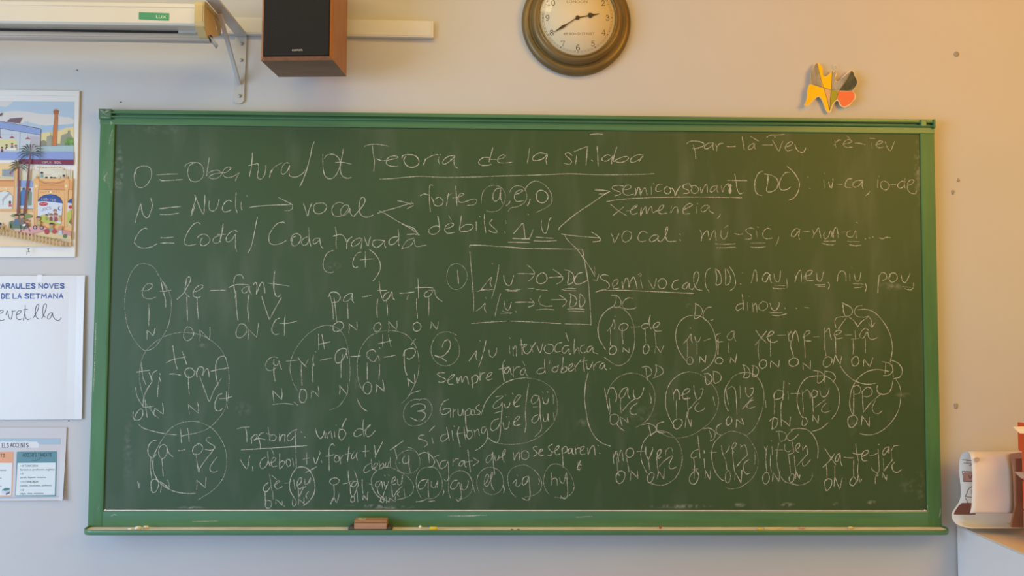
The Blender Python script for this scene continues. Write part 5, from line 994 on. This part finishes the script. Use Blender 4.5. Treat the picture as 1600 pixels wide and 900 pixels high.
for t in ('-60,600 -20,590 25,575 45,550 30,538 0,545 -25,580 -25,640 0,675 30,682 62,668', '82,605 95,560 105,548 115,590 125,640 150,665 165,630 175,580 170,548 190,552 213,545', '225,605 265,590 290,570 295,545 275,540 245,560 230,610 240,655 275,672 310,655', '355,465 352,540 340,620 325,682', '330,532 360,525 390,525', '352,600 360,640 385,668 410,665 432,655',
          '460,655 500,590 535,520 545,470 530,455 510,480 495,550 500,610 525,650 550,662', '585,658 620,590 645,520 652,465 635,445 612,475 600,540 605,600 640,638', '720,570 690,590 668,630 675,660 700,655 725,610 735,570 745,620 775,665 820,682 850,660 862,640'):
    ribbon(mb, smooth([px(*H(*map(float, a.split(','))), -.0052) for a in t.split()], 6), .0018, ink('#2a2a30', .45))
tag(mb.build('handwritten_word', ws), 'word handwritten in thin black marker')
mb = MB(); c0 = px(62, 433, -.0055); mb.add([px(58, 429.5, -.0051), px(66, 429.5, -.0051), px(66, 441, -.0051), px(58, 441, -.0051)], [(0, 3, 2, 1)], mat('clear_tape', '#dcd6d4', 0.15)); mb.build('sticky_tape', ws)

# ------------------------------------------------------------------ accents sheet
ac = thing('accent_sheet', px(45, 725, 0), 'small printed sheet on accents with orange and teal boxes, lowest at left', 'sheet')
mb = MB(); M_WP = mat('white_paper', '#d2cdcb', 0.55, noise=0.01, nscale=6)
sheet(mb, [(-110, 668), (104, 668), (100.6, 781), (-110, 784)], -.0035, lambda u, v: .012 * max(0, (u - .965) / .035) ** 2 * max(0, (v - .25)) + .003 * max(0, (v - .97) / .03) ** 2 * u, M_WP)
mb.build('paper_sheet', ac, solid=.0005)
A3 = lambda x, y: (x / 6.927, 660 + y / 6.923)
pt = Print(-.0040, A3)
pt.poly('-700,170 655,172 652,238 -700,232', '#a9c0cb'); pt.poly('-560,205 400,208 425,238 420,275 -560,270', '#e4e2e2')
pt.poly('-560,320 140,318 146,326 128,795 120,802 -560,800', '#eaa679'); pt.poly('-555,436 132,438 120,790 -555,790', '#e6eae6'); pt.poly('192,316 612,312 618,320 606,795 600,800 170,800 164,792 182,324', '#5f8f94'); pt.poly('192,438 600,434 602,440 592,785 170,790 190,444', '#e3eae6')
pt.poly('-560,815 640,802 636,822 -560,836', '#a9bcc8')
W_ = lambda t, x0, x1, yb, yt, col, w, gap=.3: word_px(pt.mb, t, x0 / 6.927, x1 / 6.927, 660 + yb / 6.923, 660 + yt / 6.923, pt.Y - .00006, w, ink(col), gap)
W_('ELS', 22, 92, 270, 226, '#33353a', .0021, .45); W_('ACCENTS', 112, 305, 268, 224, '#33353a', .0021, .45); W_('ACCENTS', 246, 392, 370, 335, '#26393d', .0017, .4); W_('TANCATS', 412, 556, 368, 334, '#26393d', .0017, .4); W_('OBERTS', -110, 54, 374, 340, '#4a3a30', .0017, .4)
pt.Y -= .0001
pt.line('350,412 390,412 425,395 445,382', '#26393d', .0011, True); pt.line('415,380 446,381 430,398', '#26393d', .0011)
for y, t, x1 in ((480, 'E TANCADA', 412), (565, 'I', 248), (652, 'O TANCADA', 414), (742, 'U', 256)):
    pt.disc(226, y - 9, 4, 4, '#2c3438'); pt.Y -= .00003; type_px(pt.mb, t, 244 / 6.927, x1 / 6.927, 660 + y / 6.923, 660 + (y - 21) / 6.923, pt.Y, ink('#2c3438'), 660 + (y - 1) / 6.923)
for y, t, x1 in ((520, 'llaminera, professor, església', 590), (604, 'jardí, líquid, música', 498), (692, 'camió, estómac, pólvora', 560), (778, 'algú, dut, música', 470)):
    pt.Y -= .00003; type_px(pt.mb, t, 218 / 6.927, x1 / 6.927, 660 + y / 6.923, 660 + (y - 18) / 6.923, pt.Y, ink('#6a7478'), 660 + (y - 3) / 6.923)
for y, t in ((524, 'cafè, nació, llanterna'), (610, 'això, història'), (697, 'avió, pàgina')):
    pt.Y -= .00003; type_px(pt.mb, t, -190 / 6.927, (64 if y == 524 else 16) / 6.927, 660 + y / 6.923, 660 + (y - 18) / 6.923, pt.Y, ink('#7a7c78'))
pt.poly('20,730 60,708 104,712 100,728 62,740 22,738', '#4c8680'); pt.poly('18,735 62,742 60,775 14,768', '#d6dade'); pt.poly('62,742 102,728 100,752 60,775', '#c4cad2'); pt.poly('62,770 104,752 100,768 64,784', '#3d4a5c')
pt.mb.build('printed_text', ac, recalc=False)

# ------------------------------------------------------------------ eraser and chalk on the tray
def trx(x, Y): return px(x, 826, Y).x
er = thing('board_eraser', (trx(579, -.055), -.055, ZTR), 'wooden block eraser with dark felt pad lying on the chalk tray', 'eraser')
ex0, ex1 = trx(545, -.06), trx(613, -.06)
mb = MB(); mb.box(ex0, ex1, -.0765, -.034, ZTR, ZTR + .012, mat('dark_felt', '#56514d', 0.95, noise=0.3, nscale=60, bump=0.4)); mb.build('felt_pad', er, .004, 2)
M_ERW = mat('pale_eraser_wood', '#b98b66', 0.55, noise=0.12, nscale=9, stretch=(2, 14, 14))
wx0, wx1 = px(553.5, 820, -.078).x, px(603.8, 820, -.078).x
zt_ = px(578, 813.5, -.076).z; 
prw = [(-.0768, ZTR + .006), (-.0785, ZTR + .007), (-.0785, zt_ - .0075), (-.0715, zt_ - .0055), (-.0715, zt_ - .004), (-.0785, zt_ - .0025), (-.0765, zt_), (-.043, zt_ + .001), (-.040, zt_ - .003), (-.043, zt_ - .006), (-.040, ZTR + .0135), (-.042, ZTR + .0121), (-.0768, ZTR + .0121)]
mb = MB(); mb.prism([(wx0, y, z) for y, z in prw], (wx1 - wx0, 0, 0), M_ERW); hd = mb.build('wooden_handle', er, .0008, 1)
mb = MB(); zz = zt_ + .0012
a0, a1 = px(559.5, 808, -.06).x, px(571, 808, -.06).x
mb.box(a0, a1, -.066, -.049, zz - .0005, zz + .0002, ink('#d8cdae')); mb.box(a0 + (a1 - a0) * .5, a1 - .003, -.061, -.054, zz, zz + .0004, ink('#7a6a50')); mb.build('paper_label', hd)
M_CW = mat('white_chalk', '#fbf5ee', 0.95, noise=0.06, nscale=60); M_CY = mat('yellow_chalk', '#ead34a', 0.9, noise=0.08, nscale=60); M_CP = mat('cream_chalk', '#e6d8a6', 0.95)
def chalk(x, Y, ln, r, rz, m, label, lift=0):
    o = Vector((trx(x, Y), Y, ZTR + r + lift)); d = Vector((math.cos(rz), math.sin(rz), 0)) * ln / 2
    mb = MB(); mb.tube([o - d, o - d * .8, o, o + d * .75, o + d] if ln < .02 else [o - d, o - d * .94, o + d * .9, o + d], [r * .45, r * .85, r, r * .8, r * .4] if ln < .02 else [r * .8, r, r, r * .75], m, 12)
    for i in range(len(mb.v)):
        v = Vector(mb.v[i]); mb.v[i] = tuple(v + Vector((random.uniform(-1, 1), random.uniform(-1, 1), max(-.3, random.uniform(-1, 1)))) * r * (.22 if ln < .02 else .06))
    ob = mb.build('chalk_piece'); return tag(ob, label, 'chalk')
chalk(216, -.066, .018, .0062, .9, M_CW, 'thick white chalk stub among the crumbs at the tray\'s left end')
chalk(203.5, -.070, .012, .0042, .3, M_CW, 'white chalk crumb nearest the left end of the tray')
chalk(228, -.050, .013, .0052, .5, M_CW, 'white chalk stub just right of the thick stub at left')
chalk(656.5, -.045, .007, .0045, .2, M_CW, 'tiny white chalk stub beside the yellow chalk')
chalk(677.5, -.064, .021, .0052, -.08, M_CY, 'short yellow chalk stick on the tray right of the eraser')
chalk(725, -.068, .006, .0022, .8, M_CW, 'thin white chalk splinter right of the yellow chalk')
chalk(1329, -.052, .017, .0038, .05, M_CP, 'cream chalk stick nearest the right end of the tray')
chalk(1032, -.046, .006, .0035, .2, mat('red_chalk', '#c8524a', .9), 'tiny red chalk stub right of the middle of the tray')
chalk(1187, -.062, .012, .0036, .3, M_CY, 'small yellow chalk stub near a long pale chalk stick')
chalk(1208, -.052, .052, .0030, .02, M_CP, 'long thin pale chalk stick just right of the small yellow stub')
chalk(1253, -.050, .018, .0030, 0, mat('pink_chalk', '#dcb09c', .9), 'pinkish chalk stick between two cream ones on the tray')
for x, L_ in ((800, 'left one of two dark crumbs in the middle of the tray'), (810, 'right one of two dark crumbs in the middle of the tray')):
    o = Vector((trx(x, -.06), -.06, ZTR + .0014)); mb = MB(); mb.tube([o - Vector((.004, .001, 0)), o, o + Vector((.004, -.001, 0))], [.0008, .0014, .0008], mat('grey_crumb', '#6a655f', .9), 8); tag(mb.build('chalk_crumb'), L_, 'crumb')

# ------------------------------------------------------------------ marks stuck on the wall
M_PUT = mat('grey_putty', '#a8a196', 0.85, noise=0.1, nscale=80)
for x, y, r, lab in ((1494, 85, 4.6, 'grey putty blob high on the wall at right, above the others'), (1497, 281.5, 3.0, 'small dark putty blob, upper one of a close pair right of the board'), (1488.5, 300.5, 3.8, 'pale putty blob, lower one of a close pair right of the board'), (1493.5, 634.5, 4.6, 'grey putty blob above the rolled paper at right')):
    c = px(x, y, 0); s_ = .0019; mb = MB(); mb.lathe([(r * s_, -.0004), (r * s_ * .95, -.0016), (r * s_ * .6, -.0032), (.0004, -.0036)], c, M_PUT, 28)
    mb.v = [(c.x + (v[0] - c.x) * (.8 + .25 * math.sin(v[2] * 300)), v[1], v[2]) for v in mb.v]
    tag(mb.build('putty_blob'), lab, 'putty')
for x, y, lab in ((120.8, 109.8, 'tiny dark nail in the wall above the illustrated poster'), (189, 159.8, 'tiny dark nail in the wall just above the board\'s left corner'), (107.5, 657.5, 'tiny dark nail between the word sheet and accent sheet')):
    c = px(x, y, 0); mb = MB(); mb.lathe([(.0016, -.0002), (.0016, -.002), (.0003, -.0026)], c, mat('dark_nail', '#2c2a28', .5, .5), 10); tag(mb.build('wall_nail'), lab, 'nail')

# ------------------------------------------------------------------ low white cabinet at right
K = px(1496.6, 821, -.012); kx, kz = K.x, K.z; KW, KD = 0.95, 0.46
M_LAMW = mat('white_laminate', '#f3f1ef', 0.35, noise=0.015, nscale=5)
kb = thing('storage_cabinet', (kx + KW / 2, -KD / 2, 0), 'white low storage cabinet against the wall right of the board', 'cabinet')
mb = MB(); mb.box(kx + .001, kx + .019, -KD + .002, -.006, .001, kz - .005, M_LAMW); mb.build('side_panel', kb, .001, 2)
mb = MB(); mb.box(kx + KW - .019, kx + KW - .001, -KD + .02, -.006, .001, kz - .005, M_LAMW); mb.build('side_panel', kb, .001, 2)
mb = MB(); mb.box(kx + .019, kx + KW - .019, -.02, -.006, .06, kz - .022, M_LAMW); mb.box(kx + .019, kx + KW - .019, -KD + .03, -.02, .06, .08, M_LAMW); mb.box(kx + .019, kx + KW - .019, -KD + .045, -KD + .06, .001, .06, M_LAMW); mb.build('carcass', kb)
mb = MB(); mb.box(kx, kx + KW, -KD, -.004, kz - .0045, kz, mat('white_top_warm_tint', '#e8dccb', 0.4, noise=0.02, nscale=6)); mb.build('worktop', kb, .001, 2)  # white top, with the warm lamp's cream tint put into its colour
for i in (0, 1):
    x0 = kx + .021 + i * (KW - .04) / 2; mb = MB(); mb.box(x0, x0 + (KW - .04) / 2 - .003, -KD + .001, -KD + .0195, .065, kz - .025, M_LAMW); d_ = mb.build('door', kb, .001, 2)
    hx = x0 + ((KW - .04) / 2 - .05 if i == 0 else .05); mb = MB(); mb.tube([(hx, -KD + .001, kz - .12), (hx, -KD - .025, kz - .12), (hx, -KD - .025, kz - .24), (hx, -KD + .001, kz - .24)], .005, mat('steel_handle', '#a9a9a8', .3, .9)); mb.build('handle', d_)

# curled sheet standing on the cabinet
rp = thing('rolled_paper', px(1545, 824, -.05), 'large sheet of paper curled over, pale outside, standing on the cabinet', 'paper')
ML = [(1515.5, 802, -.120), (1518, 790, -.124), (1519.2, 760, -.124), (1519, 735, -.122), (1517, 715, -.112), (1513.5, 707, -.096), (1509, 705.6, -.080), (1503.5, 709, -.064), (1499.8, 717, -.052), (1498.6, 732, -.046), (1500.2, 752, -.045), (1501.6, 770, -.045), (1499, 783, -.046), (1492.5, 793, -.048), (1487.6, 801, -.052), (1487.2, 808, -.058), (1490.5, 815, -.068), (1497, 820.3, -.082), (1507, 823.5, -.105), (1519, 825.2, -.125)]
pl = smooth([px(*a[:2], a[2]) for a in ML], 3); nn = len(pl)
for v in pl: v.z = max(v.z, kz + .0012)
rows = []
xe_f = px(1582.5, 760, -.122).x; xe_b = px(1640, 715, -.05).x
for i, v in enumerate(pl):
    t = i / (nn - 1)
    xe = xe_f if t < .24 else (xe_f + (xe_b - xe_f) * min(1, (t - .24) / .10) if t < .85 else px(1592, 825, -.1).x)
    rows.append([Vector((v.x + (xe - v.x) * k / 8, v.y, v.z)) for k in range(9)])
mb = MB(); mb.grid(rows, mat('curled_paper', '#fbf4e8', 0.6)); mb.build('curled_sheet', rp, solid=.0009, recalc=True)
# coloured drawing printed on the inner face (seen through the open end)
mb = MB()
def inner(t, d, o=.0011):
    f = t * (nn - 1); i = min(int(f), nn - 2); f -= i; v = pl[i].lerp(pl[i + 1], f); q_ = (pl[i + 1] - pl[i]).normalized(); nr = Vector((0, q_.z, -q_.y)); nr = nr if nr.y < 0 else -nr
    return Vector((v.x + d, v.y, v.z)) + nr * o
def patch(t0, t1, d0, d1, col): mb.grid([[inner(t0 + (t1 - t0) * j / 6, d0 + (d1 - d0) * i / 3 + .004 * (j == 0) * (i == 0)) for i in range(4)] for j in range(7)], ink(col))
patch(.645, .76, .006, .07, '#8f5c50'); patch(.49, .525, .010, .07, '#d6a594'); patch(.56, .585, .030, .07, '#cdb59a')
for pp_ in ([(.485, .008), (.487, .03), (.487, .05)], [(.527, .009), (.527, .03), (.527, .05)], [(.485, .008), (.527, .009)], [(.425, .006), (.43, .03), (.43, .05)], [(.445, .012), (.447, .06)], [(.42, .02), (.45, .022)], [(.46, .03), (.455, .036), (.47, .04)],
            [(.60, .012), (.585, .016), (.565, .020), (.552, .028), (.548, .04)], [(.60, .012), (.605, .03), (.603, .06)], [(.61, .014), (.63, .022), (.65, .03)], [(.50, .026), (.515, .030), (.50, .036)]):
    ribbon(mb, smooth([inner(t, d, .0013) for t, d in pp_], 4), .0016, ink('#4a3c34'))
tag(mb.build('inner_drawing', rp, recalc=False), 'brown and pink drawing on the inner side')
mb = MB(); c = px(1526, 718, -.1225); fx_ = [c + Vector((.0082 * math.cos(a) + .003 * math.sin(a), -.0012, .0066 * math.sin(a) - .002 * math.cos(a))) for a in [2 * math.pi * k / 16 for k in range(16)]]
mb.add(fx_, [list(range(16))], mat('grease_spot', '#cfbfae', .6)); mb.build('grey_smudge', rp)

# cardboard leaning at the wall
mb = MB(); cb = [(1587, 717), (1625, 715), (1625, 824), (1580.5, 824), (1583, 808), (1588, 788), (1587.5, 760)]
pp = [px(x, y, -.150) for x, y in cb]
for v in pp: v.z = max(v.z, kz + .001)
mb.prism(pp, (0, .006, 0), mat('brown_cardboard', '#9a6a48', 0.8, noise=0.1, nscale=10)); tag(mb.build('cardboard_sheet', None, .001, 1), 'brown cardboard sheet standing between curled paper and orange trays', 'cardboard')
# stack of letter trays
M_TR = mat('orange_red_plastic', '#f05c2c', 0.3, noise=0.03, nscale=10)
Yt0, Yt1 = -.300, -.175
tx = px(1598, 740, Yt1).x; ztop = px(1592, 660, -.20).z; th = (ztop - kz - .002) / 4
names = ['lowest of four orange red letter trays stacked on the cabinet', 'second orange red letter tray from the bottom of the stack', 'third orange red letter tray, under the topmost one', 'topmost orange red letter tray, white paper poking out of it']
for k in range(4):
    z0 = kz + .0012 + k * th; z1 = z0 + th - .0008; x0 = tx - (.010 if k == 3 else 0); t_ = thing('letter_tray', (x0 + .13, -.24, z0), names[k], 'letter tray', 'letter trays on the cabinet')
    mb = MB(); mb.box(x0, x0 + .26, Yt0, Yt1, z0, z0 + .004, M_TR); mb.build('tray_base', t_, .0015, 2)
    mb = MB(); mb.box(x0, x0 + .004, Yt0, Yt1, z0 + .0035, z0 + .006, M_TR); mb.box(x0 - .003, x0 + .006, Yt0 + .002, Yt0 + .035, z0 + .0035, z1, M_TR); mb.box(x0 - .003, x0 + .006, Yt1 - .035, Yt1 - .002, z0 + .0035, z1, M_TR); mb.build('tray_side', t_, .003, 2)
    mb = MB(); mb.box(x0 + .256, x0 + .26, Yt0, Yt1, z0 + .0035, z1, M_TR); mb.build('tray_side', t_, .001, 2)
    mb = MB(); mb.box(x0 + .004, x0 + .256, Yt1 - .004, Yt1, z0 + .0035, z0 + th * .7, M_TR); mb.build('tray_back', t_, .001, 2)
    mb = MB(); mb.box(x0 + .002, x0 + .03, Yt0 - .0025, Yt0 + .001, z0 + .006, z0 + .022, ink('#dcd0a0')); mb.build('label_holder', t_, .0008, 1)
def poke(y, tip, m, label):
    v = [px(*tip, -.235), px(1612, tip[1] - 1, -.23), px(1640, tip[1] + 2, -.215), px(1640, tip[1] + 14, -.255), px(tip[0] + 10, tip[1] + 9.5, -.245)]
    z = v[0].z; v = [Vector((p.x, p.y, z + (p.z - z) * f)) for p, f in zip(v, (1, .6, .3, .9, 1))]
    mb = MB(); mb.prism(v, (0, 0, .0012), m); tag(mb.build('paper_sheet'), label, 'paper')
poke(667, (1583, 667.5), mat('white_sheet', '#f2ebe0', .7), 'white paper corner sticking out of the topmost orange tray')
poke(738, (1585.5, 738), mat('lilac_sheet', '#a9a3b4', .7), 'lilac grey paper corner sticking out of a lower orange tray')
